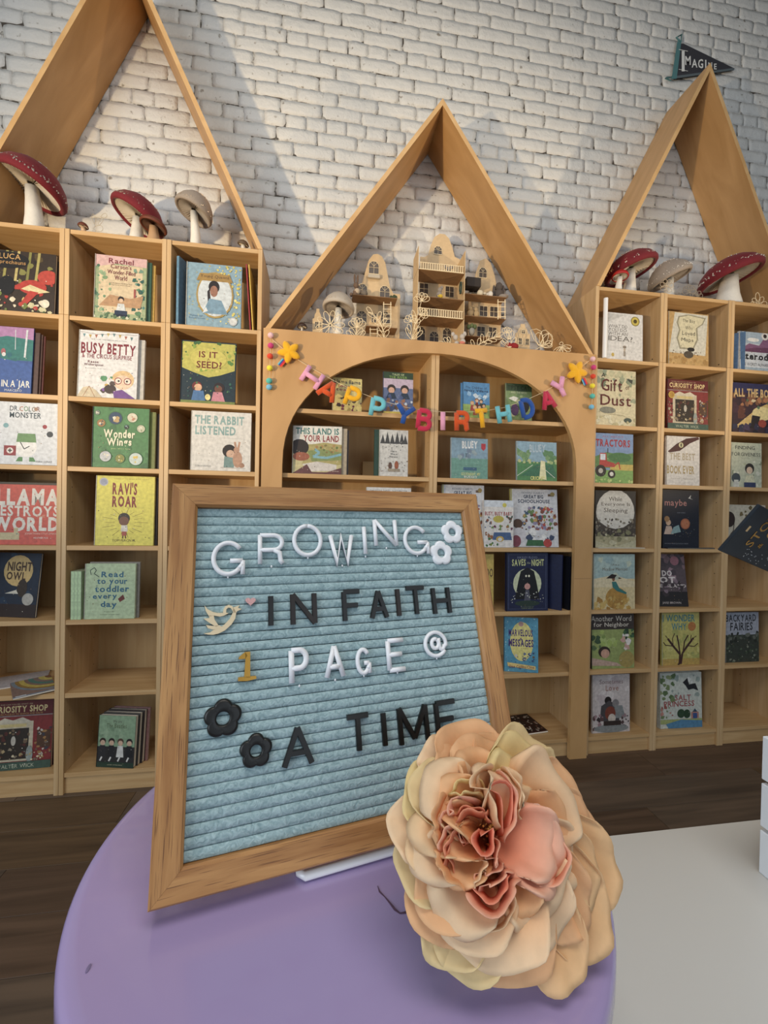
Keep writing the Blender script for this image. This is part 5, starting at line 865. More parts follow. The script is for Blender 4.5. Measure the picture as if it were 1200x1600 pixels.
# flat magazines, lowest-but-one bay left
def flat_book(px, py, row, Wd, Hd, th, yaw, cover, label, art=None, dz=0, name='picture_book', tilt=0):
    p = onZ(px, py, ZS[row]+dz+th); m_ = Matrix.Translation((p.x, p.y, ZS[row]+dz+th+.0005))@Matrix.Rotation(yaw, 4, 'Z')@Matrix.Rotation(tilt, 4, 'X')@Matrix.Rotation(-PI/2, 4, 'X')
    return mk_book(Wd, Hd, th, cover, label, 0, 0, 0, 0, 0, art, name=name, hard=False, mat=m_)
def a_wave(a):
    a.r(0, 0, 1, 1, '#9a7f74')
    for r_, c in ((.62, '#8a9aa8'), (.56, '#a8843c'), (.5, '#d9c250'), (.42, '#94786c'), (.36, '#4f8a80'), (.28, '#8f7a74'), (.2, '#d8c65c'), (.1, '#8a5a3c')): a.e(1, .95, r_*1.6, r_*1.35, c, 36)
    a.r(.0, 0, 1, .04, '#8fb0d0').r(.06, .02, .3, .08, '#dfe4ea')
flat_book(-12, 1078, 1, .178, .15, .004, .42, '#c9c2c4', 'pale grey magazine lying under the wavy striped book', None)
flat_book(20, 1092, 1, .140, .20, .006, .62, '#9a7f74', 'book with wavy coloured stripes lying flat, overhanging the shelf at the left edge', a_wave, dz=.0047)
def lying_book(row, x0, x1, d0, d1, th, cover, label):
    z = ZS[row]+.0005; XA = atXZ(x0, z, Y0+d0); XB = atXZ(x1, z, Y0+d0)
    m_ = Matrix.Translation((XA, Y0+d0, z+th))@Matrix.Rotation(-PI/2, 4, 'X'); return mk_book(XB-XA, d1-d0, th, cover, label, 0, 0, 0, 0, 0, None, hard=th > .004, mat=m_)
# arch, left half
book(5, 519, 565, 591, .03, .035, .008, '#d9c86a', 'small yellow book with a pink title in the left top bay of the arch', a_ll2, .04)
book(5, 598, 645, 582, .012, .012, .008, '#5f6f9a', 'chapter book with two children on a blue river, top bay of the arch', a_night, .05)
book(4, 456, 533, 666, .035, .012, .010, '#cfc48a', 'landscape picture book with green and red title in the left half of the arch', a_land, .05, [(.024, -.006, .006, '#b5a488', 'pale edged book behind the landscape picture book'), (.032, -.012, .006, '#3a2a24', 'dark edged book behind the landscape picture book')])
book(4, 592, 637, 672, .010, .010, .010, '#dcdad4', 'small white book with grey fir trees in the left half of the arch', a_forest, .04, [(-.022, .0, .016, '#24483a', 'dark green book showing its left edge behind the small white fir tree book')])
q = MB(); z4 = ZS[4]+.0004; xa, xb = atXZ(566, z4, Y0+.2), atXZ(584, z4, Y0+.2); q.bbox(0, 0, 0, xb-xa, .05, .085, .001); o = q.build('cardboard_box', plain('tan_card', '#a98c62', .8)); o.location = (xa, Y0+.19, z4); tag(o, 'small tan cardboard block at the back of the shelf between two books', 'box')
book(3, 571, 641, 762, .012, .012, .012, '#e4e3e0', 'white book just showing above the letter board, left half of the arch', lambda a: a.t('THE LITTLE THINGS THAT MATTER', .08, .93, .92, .96, '#777'), .03)
# arch, right half
book(5, 723, 765, 598, .012, .012, .006, '#4f8fc4', 'blue chapter book with a group of children, right top bay of the arch', a_village, .06, [(-.008, -.004, .006, '#4a86b8', 'blue copy just showing left behind the chapter book with children')])
book(5, 790, 831, 600, .03, .03, .008, '#7f9a62', 'green book with a black cat and bird, right top bay of the arch', a_cat, .05)
book(4, 704, 762, 685, .014, .014, .008, '#86a9c0', 'pale blue square book with a red badge in the right half of the arch', a_blu1, .05)
book(4, 807, 870, 690.5, .012, .012, .008, '#8fb4c8', 'blue and green square book with a white flash of light, right half of the arch', a_blu2, .06)
book(3, 690, 756, 758, .03, .03, .012, '#dcdcdf', 'left copy of the crowded animal class picture book, mostly behind the frame and baby book', a_big, .05)
book(3, 799, 873, 765, .04, .03, .012, '#dcdcdf', 'tall picture book crowded with small animals in class, right half of the arch', a_big, .11, spine='#c9c23a')
book(3, 755, 802, 782, .010, .010, .014, '#efe9e2', 'small cream board book with many tiny vehicles', a_baby, .04)
book(2, 715, 771, 866, .03, .03, .010, '#d8b84a', 'yellow book mostly hidden behind the right side of the letter board frame', lambda a: a.t('BOO', .7, .6, .98, .75, '#6a4a2a', .02), .04)
book(2, 791, 856, 864, .012, .012, .016, '#15204a', 'navy book with a round moon and a dark shaggy monster shape', a_saves, .04)
z2 = ZS[2]+.0004; x = atXZ(878, z2, Y0+.012)
mk_book(.16, .28, .012, '#12204c', 'dark navy book standing open towards the right of the moon book', x, Y0+.012, z2, 2.25, .0, lambda a: None, group=None)
x = atXZ(888, z2, Y0+.012); mk_book(.16, .27, .012, '#0d1220', 'black-edged book at the far right beside the moon book', x+.010, Y0+.014, z2, 1.75, 0)
book(1, 787, 841, 965, .045, .003, .008, '#4fa0be', 'turquoise and yellow book turned towards the left, in the right half of the arch', a_marv, .10)
flat_book(806, 1149, 0, .19, .185, .008, .12, '#4a2018', 'dark picture tile book lying flat in the lowest bay of the arch', lambda a: [a.r(.05+.32*i, .05+.32*j, .33+.32*i, .33+.32*j, '#2a1814') and a.b(.08+.32*i, .08+.32*j, .3+.32*i, .3+.32*j, 8, ['#c9b8a8', '#7a4a34', '#a8907c', '#e0d4c8'], .04, i*3+j) for i in range(3) for j in range(3)] and a.ci(.12, .45, .2, '#a99a98'))
# right bank
book(6, 947, 1004, 490, .012, .012, .012, '#e6e3de', 'white picture book with a gold seal and a question in grey capitals', a_idea, .03)
z6b = ZS[6]+.0004; xa = atXZ(943.5, z6b, Y0+.01); q = MB(); q.lathe([(.0105, 0), (.0105, .30), (.009, .30), (.009, .002)], 20); o = q.build('rolled_poster', plain('white_paper', '#e9e8e6', .6)); o.location = (xa-.0015, Y0+.004, z6b); tag(o, 'white rolled sheet standing at the left of the white book with the gold seal', 'poster')
book(5, 925, 993, 578.5, .010, .010, .010, '#dfd3a8', 'sand coloured picture book with a large dark red title, right of the arch', a_dust, .03)
book(4, 921, 989, 677.5, .006, .006, .010, '#7d9cc9', 'blue and green picture book with a red tractor', a_tract, .03)
book(3, 929, 993, 767, .030, .024, .012, '#2a2522', 'picture book with a cream oval title over dark branches, beside the arch', a_sleep, .03, [(-.006, -.004, .008, '#1c1816', 'black edged book behind the cream oval picture book')])
book(2, 927, 992, 866, .012, .012, .010, '#a9c4c0', 'picture book with a dark haired girl on a golden haystack', a_meadow, .04)
book(1, 924, 991, 953, .025, .020, .010, '#3f3430', 'picture book with a brown title band above green leaves', a_neigh, .05)
book(0, 925, 984, 1054, .035, .035, .010, '#d8ccc8', 'pale pink picture book with an embracing family, lowest bay beside the arch', a_love, .04)
lying_book(3, 935, 1008, .001, .026, .0035, '#d9d2bc', 'thin cream book lying flat below the cream oval picture book')
book(6, 1044, 1107, 489, .010, .010, .010, '#c9a15c', 'cream and tan picture book with a map outline around the title', a_maps, .03)
book(5, 1042, 1106, 594, .012, .012, .010, '#5a1518', 'smaller copy of the dark red puzzle picture book, in the right bookcases', shop, .03, [(.006, -.004, .008, '#3a1014', 'dark red edge behind the puzzle book in the right bookcases')])
book(4, 1041, 1093, 682, .012, .012, .010, '#e2dcd4', 'white picture book with a dark dragon eye strip', a_ever, .03, Hd=None)
book(3, 1035, 1092, 762, .020, .020, .012, '#141c2e', 'very dark blue picture book with an orange moon', a_maybe, .03)
lying_book(3, 1043, 1117, .001, .017, .005, '#1c2030', 'dark book lying flat in front of the very dark blue picture book')
book(2, 1015, 1076, 866, .055, .035, .010, '#5a4a50', 'grey-pink book leaning far back, partly behind the bookcase side', a_island, .16)
book(1, 1034, 1093, 956, .030, .030, .010, '#cfc463', 'olive yellow picture book with a bare branching tree', a_why, .04)
book(0, 1031, 1097, 1051, .035, .030, .012, '#d3d8cc', 'pale picture book with a red title and blue pond, lowest bay', a_salt, .05, [(-.004, .008, .010, '#c9c4b4', 'pale book just showing above the salt princess book')])
book(6, 1155, 1236, 521, .012, .012, .010, '#cfd6de', 'picture book with purple mountains and bold black title at the right edge', a_ptero, .03)
x = atXZ(1149, z6b, Y0+.01); mk_book(.065, .20, .006, '#3f6a94', 'blue book standing edge-on left of the purple mountain book', x, Y0+.045, z6b, -.75, 0)
book(5, 1143, 1222, 600, .014, .014, .010, '#3a2230', 'dark purple and gold glowing picture book at the right edge', a_books, .03)
book(4, 1142, 1190, 692, .012, .012, .010, '#c9cdb0', 'pale green picture book with a black haired girl at the right edge', a_forg, .03)
book(3, 1133, 1196, 789, .05, .05, .010, '#cdc5ae', 'beige picture book with brown flowers behind the dark sign', a_flow, .03)
book(1, 1133, 1186, 957, .035, .035, .010, '#a9aebc', 'grey lavender picture book with dark garden scene at the right edge', a_fairy, .04)
# ------------------------------------------------------------------ birthday garland (one thing)
GY = Y0-.036
gar = thing('birthday_garland', 'felt birthday letter garland strung across the arched panel', 'garland', (.54, GY, 1.85))
GO_ = Vector((.54, GY, 1.85))
def gp(x, y, dy=0): return onY(x, y, GY+dy)-GO_
cpts = [(418, 524), (436, 540), (462, 560), (490, 577), (520, 594), (548, 608), (590, 624), (632, 636), (663, 641), (692, 643.5), (722, 644), (752, 643), (787, 637), (822, 625), (853, 611), (877, 596), (890, 588), (914, 569), (925, 560)]
MB().tube([gp(x, y, .008) for x, y in cpts], .0011, 5).build('string', STRING, gar)
def glet(ch, cx, cy, h, wd, ang, colr):
    c = gp(cx, cy); sc = (onY(cx, cy-h/2, GY)-onY(cx, cy+h/2, GY)).length; ww = sc*wd; sw = sc*.215
    q = MB(); a = -math.radians(ang); H_ = sc-sw; W_ = max(ww-sw, .001)
    for k, pl in enumerate(STK[ch]):
        pts = []
        for x, y in pl:
            px, pz = ((x-.5)*W_ if ch != 'I' else 0), (y-.5)*H_; pts.append((px*math.cos(a)-pz*math.sin(a), -.0002*k, px*math.sin(a)+pz*math.cos(a)))
        ex = []
        for i, p in enumerate(pts): ex.append(p)
        q.tube(ex, sw*.54, 8, flat=.5, nrm=(0, -1, 0))
    o = q.build('felt_letter', FELT[colr], gar, True); o.location = (c.x, 0, c.z); o['label'] = colr+' felt letter '+ch
for L_ in [('H', 488, 590, 34, .95, 31, 'pink'), ('A', 514, 610, 36, .95, 29, 'orange'), ('P', 551, 621, 35, .72, 17, 'yellow'), ('P', 590, 637, 35, .72, 9, 'aqua'), ('Y', 632, 648, 36, .95, 12, 'blue'), ('B', 663, 656, 36, .72, 5, 'crimson'), ('I', 692, 658, 36, .3, -1, 'pink'),
           ('R', 722, 659, 35, .72, -2, 'orange'), ('T', 753, 655, 34, .78, -8, 'yellow'), ('H', 787, 647, 34, .72, -11, 'aqua'), ('D', 824, 638, 34, .72, -14, 'blue'), ('A', 856, 625, 34, .8, -17, 'crimson'), ('Y', 876, 606, 36, .8, -28, 'pink')]: glet(*L_)
def gstar(cx, cy, r, ang):
    c = gp(cx, cy); R_ = (onY(cx+r, cy, GY)-onY(cx-r, cy, GY)).length/2; n = 10; vs = []; fs = []; rings = ((1, .0), (.97, .006), (.8, .010), (.45, .014), (.02, .016))
    for f, d in rings:
        for k in range(40):
            a = ang+2*PI*k/40; u = (k/4) % 2; u = u if u <= 1 else 2-u; rr = R_*1.06*(1-.50*u)*f*(1-.05*(1 if u < .1 else 0)); vs.append((rr*math.sin(a), -d+.004, rr*math.cos(a)))
    m_ = len(rings)
    for i in range(m_-1):
        for k in range(40): fs.append((i*40+k, (i+1)*40+k, (i+1)*40+(k+1) % 40, i*40+(k+1) % 40))
    fs.append(tuple(range(40))); fs.append(tuple((m_-1)*40+k for k in range(40))[::-1])
    o = MB().add(vs, fs).build('felt_star', FELT['yellow'], gar, True); o.location = (c.x, -.002, c.z)
gstar(452, 550, 19, math.radians(-26)); gstar(901, 581, 17, math.radians(24))
for cx, cy, a in ((440, 566, .65), (914, 596, -.5)):
    for k, cc in enumerate(('aqua', 'blue', 'crimson', 'red')):
        c = gp(cx, cy); q = MB().bbox(-.010+.0055*k, 0, -.017, -.0047+.0055*k, .0015, .017, .0003); o = q.build('felt_ribbon', FELT[cc], gar); o.location = (c.x, .004, c.z); o.rotation_euler = (0, a, 0); o['label'] = cc+' felt ribbon tail'
for pts in ([(423, 524, 'palepink'), (423, 540, 'magenta'), (422, 556.5, 'red'), (421.5, 575, 'lemon'), (420.5, 595, 'teal'), (420.5, 605, 'sky')], [(926, 561, 'palepink'), (927.5, 574, 'magenta'), (926.5, 588, 'red'), (925.5, 603, 'lemon'), (925.5, 619, 'teal'), (924, 636, 'sky')]):
    MB().tube([gp(x, y, .002) for x, y, _ in pts], .0008, 5).build('string', STRING, gar)
    a = gp(pts[0][0]+3, pts[0][1], .006); b_ = gp(pts[-1][0]+5, pts[-1][1]-2, .006); MB().tube([a, a*.5+b_*.5+Vector((.004, 0, 0)), b_], .0007, 5).build('string', STRING, gar)
    for x, y, cc in pts:
        c = gp(x, y); R = random.Random(int(x*y)); q = MB(); q.ball(0, 0, 0, .0135, .0125, .0125, 14); q.v = [tuple(k*(1+R.uniform(-.03, .03)) for k in v) for v in q.v]; o = q.build('pompom', FELT[cc], gar, True); o.location = c; o['label'] = cc+' felt pompom'
# ------------------------------------------------------------------ pennant on the wall
PY = YW-.028
pen = thing('pennant', 'dark triangular pennant with white lettering on the brick wall behind the right gable peak', 'pennant', onY(1052, 95, PY))
po = onY(1052, 95, PY); pp = lambda x, y, d=0: Vector(onY(x, y, PY))-po+Vector((0, d, 0))
tri = [pp(1053, 123), pp(1147, 109), pp(1148, 107), pp(1068, 68), pp(1060, 68)]
MB().prism([(v.x, v.z) for v in tri], 0, .004, 'y').build('pennant_cloth', plain('charcoal_felt', '#34343a', .9, bump=.3, bscale=200), pen)
q = MB(); TEALC = plain('teal_ribbon', '#4f7a7c', .7); 
MB().prism([(v.x, v.z) for v in (pp(1049, 124), pp(1057, 123), pp(1064, 66), pp(1058, 66))], -.002, -.0004, 'y').build('header_ribbon', TEALC, pen)
MB().prism([(v.x, v.z) for v in (pp(1053, 119.5), pp(1147, 106.5), pp(1147, 109.5), pp(1052, 123.5))], -.0018, -.0004, 'y').build('hem_strip', plain('grey_hem', '#5a6468', .8), pen)
MB().tube([pp(1061, 67), pp(1058, 58), pp(1065, 54), pp(1064, 66), pp(1056, 58)], .003, 5).build('tie', TEALC, pen); MB().tube([pp(1051, 120), pp(1040, 122), pp(1048, 126)], .003, 5).build('tie', TEALC, pen)
def wall_text(parts, parent, mat, d=-.0030):
    for ch, x0, x1, yt, yb, b_ in parts:
        v, f, wd = glyph(ch, b_); q = MB(); q.add([(pp(x0+(x1-x0)*a/wd, yb+(yt-yb)*c/.72).x, d, pp(x0+(x1-x0)*a/wd, yb+(yt-yb)*c/.72).z) for a, c in v], f); q.build('letter', mat, parent)
CHK = plain('chalk_white', '#dcdcd8', .8)
wall_text([('I', 1064.5, 1069, 80, 111, .03), ('M', 1070, 1078.5, 88, 102, .02), ('A', 1080, 1089, 93, 106, .02), ('G', 1090, 1098, 93, 107, .02), ('I', 1101, 1103, 94, 107, .02), ('N', 1106, 1112, 98, 107, .02), ('E', 1115, 1119, 100, 109, .02)], pen, CHK)
q = MB()
for y in (80, 111): a, b_ = pp(1060, y-1.5), pp(1074, y+1.5-1); q.box(a.x, -.0031, b_.z, b_.x, -.0029, a.z)
q.build('letter', CHK, pen)
# ------------------------------------------------------------------ mushrooms
def mushroom(base, cap, rpx, z, d, capm, gillm, label, tiltx=0.0, tilty=0.0, capk=.55, glit=True, stemm=None, stem_r=.26, name='decorative_mushroom', group=None):
    Y = Y0+d; b_ = onY(base[0], base[1], Y); X = atXZ(base[0], z, Y); c = onY(cap[0], cap[1], Y-.01); R_ = (onY(cap[0]+rpx, cap[1], Y)-onY(cap[0]-rpx, cap[1], Y)).length/2
    t = thing(name, label, 'mushroom', (X, Y, z+.0005)); top = Vector((c.x-X, c.y-Y, c.z-z)); rs = R_*stem_r
    pth = [Vector((0, 0, 0)), Vector((0, 0, top.z*.12)), Vector((top.x*.3, 0, top.z*.45)), Vector((top.x*.7, top.y*.6, top.z*.75)), Vector((top.x, top.y, top.z*.98))]
    MB().tube(pth, rs, 18, rs=[rs*1.25, rs*1.2, rs*.95, rs*.78, rs*.72], nrm=(0, 1, 0)).build('stem', stemm or CREAM, t, True)
    cp = bpy.data.objects.new('cap', None)
    prof = [(.0005, R_*capk), (R_*.3, R_*capk*.95), (R_*.6, R_*capk*.76), (R_*.84, R_*capk*.45), (R_*.97, R_*capk*.12), (R_, -R_*.02), (R_*.98, -R_*.11), (R_*.93, -R_*.17), (R_*.85, -R_*.14), (R_*.80, -R_*.02)]
    rot = Euler((tiltx, tilty, 0))
    c_ = MB().lathe([(r, zz) for r, zz in prof[::-1]], 32, cap0=False).build('cap', capm, t, True); c_.location = top; c_.rotation_euler = rot
    g_ = MB(); n = 44; vs = []; fs = []
    for k in range(n*2):
        a = PI*k/n; dz = 0 if k % 2 else R_*.13
        for r, zz in ((R_*.16, R_*.03), (R_*.5, -R_*.03), (R_*.83, -R_*.09)): vs.append((r*math.cos(a), r*math.sin(a), zz+dz*(1-(r/R_/.83)**2)*1.5))
    for k in range(n*2):
        k2 = (k+1) % (2*n)
        for j in range(2): fs.append((k*3+j, k2*3+j, k2*3+j+1, k*3+j+1))
    g_.add(vs, fs).build('gills', gillm, c_)
    if glit:
        q = MB(); Rn = random.Random(int(base[0]))
        for k in range(200):
            a = Rn.uniform(0, 2*PI); rr = Rn.choice((Rn.uniform(.88, 1.0), Rn.uniform(.9, 1.0), Rn.uniform(.2, .7))); zz = capk*(1-rr**2.4)*R_+R_*.012; s_ = R_*Rn.uniform(.015, .032); q.ball(rr*R_*math.cos(a), rr*R_*math.sin(a), zz, s_, seg=4)
        tag(q.build('glitter', GLIT, c_), None, kind='stuff')
    return t
zt = ZS[7]
mushroom((54, 352), (50, 291), 53, zt, .12, REDV, GILL, 'largest red velvet mushroom with pale stem at the left edge', -.12, .36, .72)
mushroom((212, 371), (216, 340), 43, zt, .13, REDV, GILL, 'red velvet mushroom behind the small brown one, on the second bookcase', -.10, .50, .72)
mushroom((240, 374), (240, 353), 21, zt, .045, BROWNM, plain('brown_gill', '#5a3c2c', .8), 'small dark brown mushroom in front of the red velvet mushroom', -.1, .2, .5, False, plain('tan_stem', '#b5906a', .7), .42)
mushroom((306, 378), (303, 330), 30, zt, .10, GREYV, GILLG, 'grey glittery mushroom on the third bookcase from the left', -.08, .38, .95)
mushroom((132, 364), (130, 354), 8, zt, .09, BROWNM, GILL, 'tiny brown capped mushroom between the two red mushrooms, left', 0, .1, .8, False, plain('tan_stem2', '#c9a888', .7), .6)
mushroom((381, 386), (380, 382), 9, zt, .08, plain('olive_cap', '#5a4a38', .6), GILL, 'tiny olive mushroom lying at the foot of the left gable', .2, .2, .7, True, None, .5)
mushroom((983, 455), (985, 421), 34, zt, .13, REDV, GILL, 'red velvet mushroom left of the grey one, on the right bookcases', -.1, -.32, .62)
mushroom((966, 450), (969, 432), 11, zt, .05, plain('scarlet_cap', '#a81c1c', .5), GILL, 'small scarlet mushroom in front of the red velvet one, right bookcases', -.1, .1, .7, False, None, .4)
mushroom((1045, 461), (1046, 434), 27, zt, .13, GREYV, GILLG, 'grey glittery mushroom between two red ones on the right bookcases', -.08, -.40, .8)
mushroom((1137, 472), (1140, 431), 37, zt, .10, REDV, GILL, 'red velvet mushroom with thick white stem, rightmost on the right bookcases', -.12, -.30, .6, True, None, .36)
ZD = 2.0235
mushroom((527, 524), (529, 481), 25, ZD, .07, plain('silver_cap', '#b3a89a', .6, bump=.4, bscale=200), GILLG, 'silver glittery mushroom beside the left dollhouse', -.1, .12, .9, True, None, .28)
mushroom((471, 516), (472, 511), 8, ZD, .08, plain('dark_cap', '#3a2820', .5), GILL, 'tiny dark mushroom at the left foot of the middle gable', 0, 0, .8, False)
# ------------------------------------------------------------------ looped cut-out flowers
def loop_thing(name, label, cat, loops, z, d, base, mat=LASERPALE, r=.00135):
    Y = Y0+d; X = atXZ(base, z, Y); t = thing(name, label, cat, (X, Y, z+.0005)); O_ = Vector((X, Y, z+.0005)); zb = 1e9; q = {}
    for nm, pts, closed in loops:
        P = [onY(x, y, Y)-O_ for x, y in pts]; P = [Vector((p.x, 0, max(p.z, r))) for p in P]; q.setdefault(nm, []).append((P, closed))
    for nm, lst in q.items():
        for P, cl in lst: MB().tube(P, r, 5, closed=cl, nrm=(0, 1, 0), flat=.8).build(nm, mat, t)
    return t
def pet(cx, cy, L, wd, ang, off=0, n=12):
    a = math.radians(ang); ca, sa = math.cos(a), math.sin(a); out = []
    for k in range(n):
        th = 2*PI*k/n; u = off+L*(1-math.cos(th))/2; v = wd/2*math.sin(th)*(.7+.5*(1-math.cos(th))/2); out.append((cx+u*ca-v*sa, cy-(u*sa+v*ca)))
    return out
loop_thing('wooden_daisy', 'open cut-wood daisy in front of the silver mushroom', 'ornament', [('petal', pet(516, 508, 21, 8, a, 2), True) for a in (0, 42, 78, 112, 150, 190, -30, 222)]+[('flower_centre', pet(514, 508, 4, 4, 0), True), ('stem', [(515, 510), (512, 524)], False)], ZD, .025, 515)
loop_thing('wooden_poppy', 'cut-wood poppy with leaves right of the wooden daisy', 'ornament', [('petal', pet(558, 511, 15, 9, a, 0), True) for a in (30, 62, 90, 120, 150)]+[('stem', [(558, 511), (556, 528)], False)]+[('leaf', pet(556, 528, 18, 7, a), True) for a in (35, 55, 120, 145)], ZD, .03, 557)
loop_thing('wooden_leaf_spray', 'cut-wood leafy spray before the left dollhouse ladder', 'ornament', [('stem', [(602, 531), (598, 515), (592, 500), (577, 488)], False)]+[('leaf', pet(x, y, 14, 6, a), True) for x, y, a in ((600, 528, 60), (599, 528, 125), (599, 518, 40), (598, 518, 118), (595, 508, 50), (594, 508, 140), (590, 500, 70), (587, 496, 150), (582, 491, 128))], ZD, .028, 602)
loop_thing('wooden_flower_branch', 'tall cut-wood branch with two blossoms, in front of the tallest dollhouse', 'ornament', [('stem', [(643, 534), (646, 515), (650, 498), (656, 480), (659, 468)], False)]+[('petal', pet(659, 470, 13, 8, a), True) for a in (20, 55, 90, 125, 160)]+[('petal', pet(657, 492, 12, 8, a), True) for a in (-10, 25, 55, 95)]+[('petal', pet(642, 502, 11, 7, a), True) for a in (50, 90, 130, 170, 10)]+[('leaf', pet(x, y, L, 6, a), True) for x, y, L, a in ((645, 530, 22, 60), (645, 530, 20, 40), (643, 530, 20, 115), (650, 506, 22, 105), (652, 505, 18, 50), (648, 515, 18, 65), (641, 522, 16, 100))], ZD, .024, 643)
loop_thing('wooden_leaf', 'small cut-wood leaf pair before the tallest dollhouse', 'ornament', [('leaf', pet(704, 540, 16, 6, 130), True), ('leaf', pet(702, 540, 14, 5, 95), True), ('leaf', pet(698, 539, 14, 5, 160), True)], ZD, .022, 702)
loop_thing('wooden_laurel', 'long slanting cut-wood laurel branch before the right dollhouse', 'ornament', [('stem', [(741, 543), (752, 536), (763, 530), (778, 526)], False)]+[('leaf', pet(x, y, 13, 5, a), True) for x, y, a in ((741, 543, 110), (747, 541, 80), (748, 540, 20), (754, 535, 95), (756, 535, 5), (761, 531, 75), (763, 531, -5), (769, 528, 60), (771, 528, 0), (775, 526, 30))], ZD, .022, 742)
loop_thing('wooden_tulip', 'cut-wood tulip with spread leaves before the red figure', 'ornament', [('petal', pet(796, 530, 14, 8, a), True) for a in (70, 95, 120)]+[('petal', pet(792, 520, 9, 8, a), True) for a in (45, 90, 135)]+[('leaf', pet(797, 543, 18, 5, a), True) for a in (60, 95, 130, 145)], ZD, .020, 797)
loop_thing('wooden_rose', 'large open cut-wood rose outline near the foot of the middle gable', 'ornament', [('petal', pet(846, 541, L, w_, a), True) for L, w_, a in ((26, 14, 75), (22, 12, 105), (24, 12, 50), (18, 9, 20), (17, 7, 5))]+[('petal', [(829, 516), (838, 514), (846, 518), (848, 530), (842, 540), (834, 530)], True), ('stem', [(846, 541), (836, 547), (832, 551)], False), ('petal', [(848, 524), (858, 520), (864, 530), (860, 541), (850, 538)], True)], ZD, .022, 838)
loop_thing('wooden_aster', 'small drooping cut-wood aster, rightmost on the arched unit', 'ornament', [('petal', pet(877, 541, 15, 6, a, 1), True) for a in (-5, -28, -60, -90, -120, -140)]+[('flower_centre', pet(874, 538, 6, 5, 20), True)], ZD, .018, 877)
loop_thing('wooden_lily', 'small cut-wood lily at the right edge on the right bookcases', 'ornament', [('petal', pet(1185, 477, L, 7, a), True) for L, a in ((20, 95), (15, 60), (14, 130), (13, 165), (14, 15))], zt, .018, 1185)
loop_thing('wire_blossom', 'grey wire blossom outline before the grey mushroom, right bookcases', 'ornament', [('petal', pet(1042, 447, 11, 7, a), True) for a in (10, 60, 110, 160, 210, 300)]+[('stem', [(1042, 447), (1040, 460)], False)], zt, .03, 1040, plain('bronze_wire', '#b5a48c', .5), .0013)
loop_thing('wire_posy', 'grey wire posy between the grey and rightmost red mushrooms', 'ornament', [('petal', pet(1077, 456, 11, 8, a), True) for a in (20, 60, 100, 140, 180, 0)]+[('petal', pet(1090, 462, 8, 6, a), True) for a in (0, 60, 120, 180)]+[('stem', [(1077, 456), (1080, 465)], False)], zt, .03, 1079, plain('dark_wire', '#8a8070', .5), .0013)
loop_thing('wire_rabbit', 'thin wire outline of a rabbit between the two left red mushrooms', 'ornament', [('ear', pet(148, 350, 16, 5, 100), True), ('ear', pet(154, 352, 14, 5, 60), True), ('head', pet(146, 357, 15, 10, 0), True), ('ear', pet(158, 340, 10, 7, 30), True)], zt, .02, 152, plain('tan_wire', '#b0a38c', .5), .0009)
# ------------------------------------------------------------------ dollhouses
def frame_window(q, cx, cz, w_, h_, y, arch=False, bars=2, r=.0016):
    pts = [(cx-w_/2, cz-h_/2), (cx+w_/2, cz-h_/2)]
    if arch: pts += [(cx+w_/2*math.cos(a), cz+h_/2-w_/2+w_/2*math.sin(a)) for a in [PI*k/8 for k in range(9)]]
    else: pts += [(cx+w_/2, cz+h_/2), (cx-w_/2, cz+h_/2)]
    q.tube([(x, y, z) for x, z in pts], r, 4, closed=True, nrm=(0, 1, 0)); q.tube([(cx, y, cz-h_/2), (cx, y, cz+h_/2)], r*.6, 4, nrm=(0, 1, 0))
    q.tube([(cx-w_/2, y, cz), (cx+w_/2, y, cz)], r*.6, 4, nrm=(0, 1, 0))
    if arch:
        for a in (PI*.27, PI*.73): q.tube([(cx, y, cz+h_/2-w_/2), (cx+w_/2*math.cos(a), y, cz+h_/2-w_/2+w_/2*math.sin(a))], r*.6, 4, nrm=(0, 1, 0))
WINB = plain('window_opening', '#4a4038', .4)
def dollhouse(label, x0, x1, ytop, gable, floors, windows, Yb, dep, side=None, name='dollhouse'):
    """pixel columns x0..x1 of the back plate at depth Yb; gable = list of (u, v) in the plate above the shoulders"""
    Y = Y0+Yb; L_ = onY(x0, 470, Y).x; R_ = onY(x1, 470, Y).x; W_ = R_-L_; zt_ = onY((x0+x1)/2, ytop, Y).z; t = thing(name, label, 'dollhouse', (L_, Y, ZD+.0005)); H_ = zt_-ZD
    poly = [(0, 0), (W_, 0)]+[(W_*u, H_*v) for u, v in gable][::-1]
    MB().prism(poly, -.003, 0, 'y').build('back_plate', LASERPLY, t)
    zpx = lambda y, dd=0: onY((x0+x1)/2, y, Y-dd).z-ZD-.0005
    for fy, fx0, fx1 in floors:
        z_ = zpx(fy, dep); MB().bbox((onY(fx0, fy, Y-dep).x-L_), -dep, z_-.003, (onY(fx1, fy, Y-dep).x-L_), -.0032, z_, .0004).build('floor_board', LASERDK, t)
    for wx, wy, ww, wh, ar in windows:
        px = onY(wx, wy, Y); s_ = (px-CO).dot(CF)/F_PX; cx, cz = px.x-L_, px.z-ZD; w_, h_ = ww*s_, wh*s_
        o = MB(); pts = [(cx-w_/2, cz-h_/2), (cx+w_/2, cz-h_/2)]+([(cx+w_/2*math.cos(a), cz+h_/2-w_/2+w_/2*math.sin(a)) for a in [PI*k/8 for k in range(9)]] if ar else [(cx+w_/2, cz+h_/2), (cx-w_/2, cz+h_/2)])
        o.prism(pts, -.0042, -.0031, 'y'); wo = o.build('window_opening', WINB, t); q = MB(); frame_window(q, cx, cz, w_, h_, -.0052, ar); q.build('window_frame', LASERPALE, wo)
    return t, L_, W_, Y, H_
g1 = [(0, .60), (.10, .66), (.18, .80), (.26, .93), (.36, .99), (.46, 1), (.56, .98), (.64, .92), (.70, .80), (.76, .68), (.84, .62), (1, .62)]
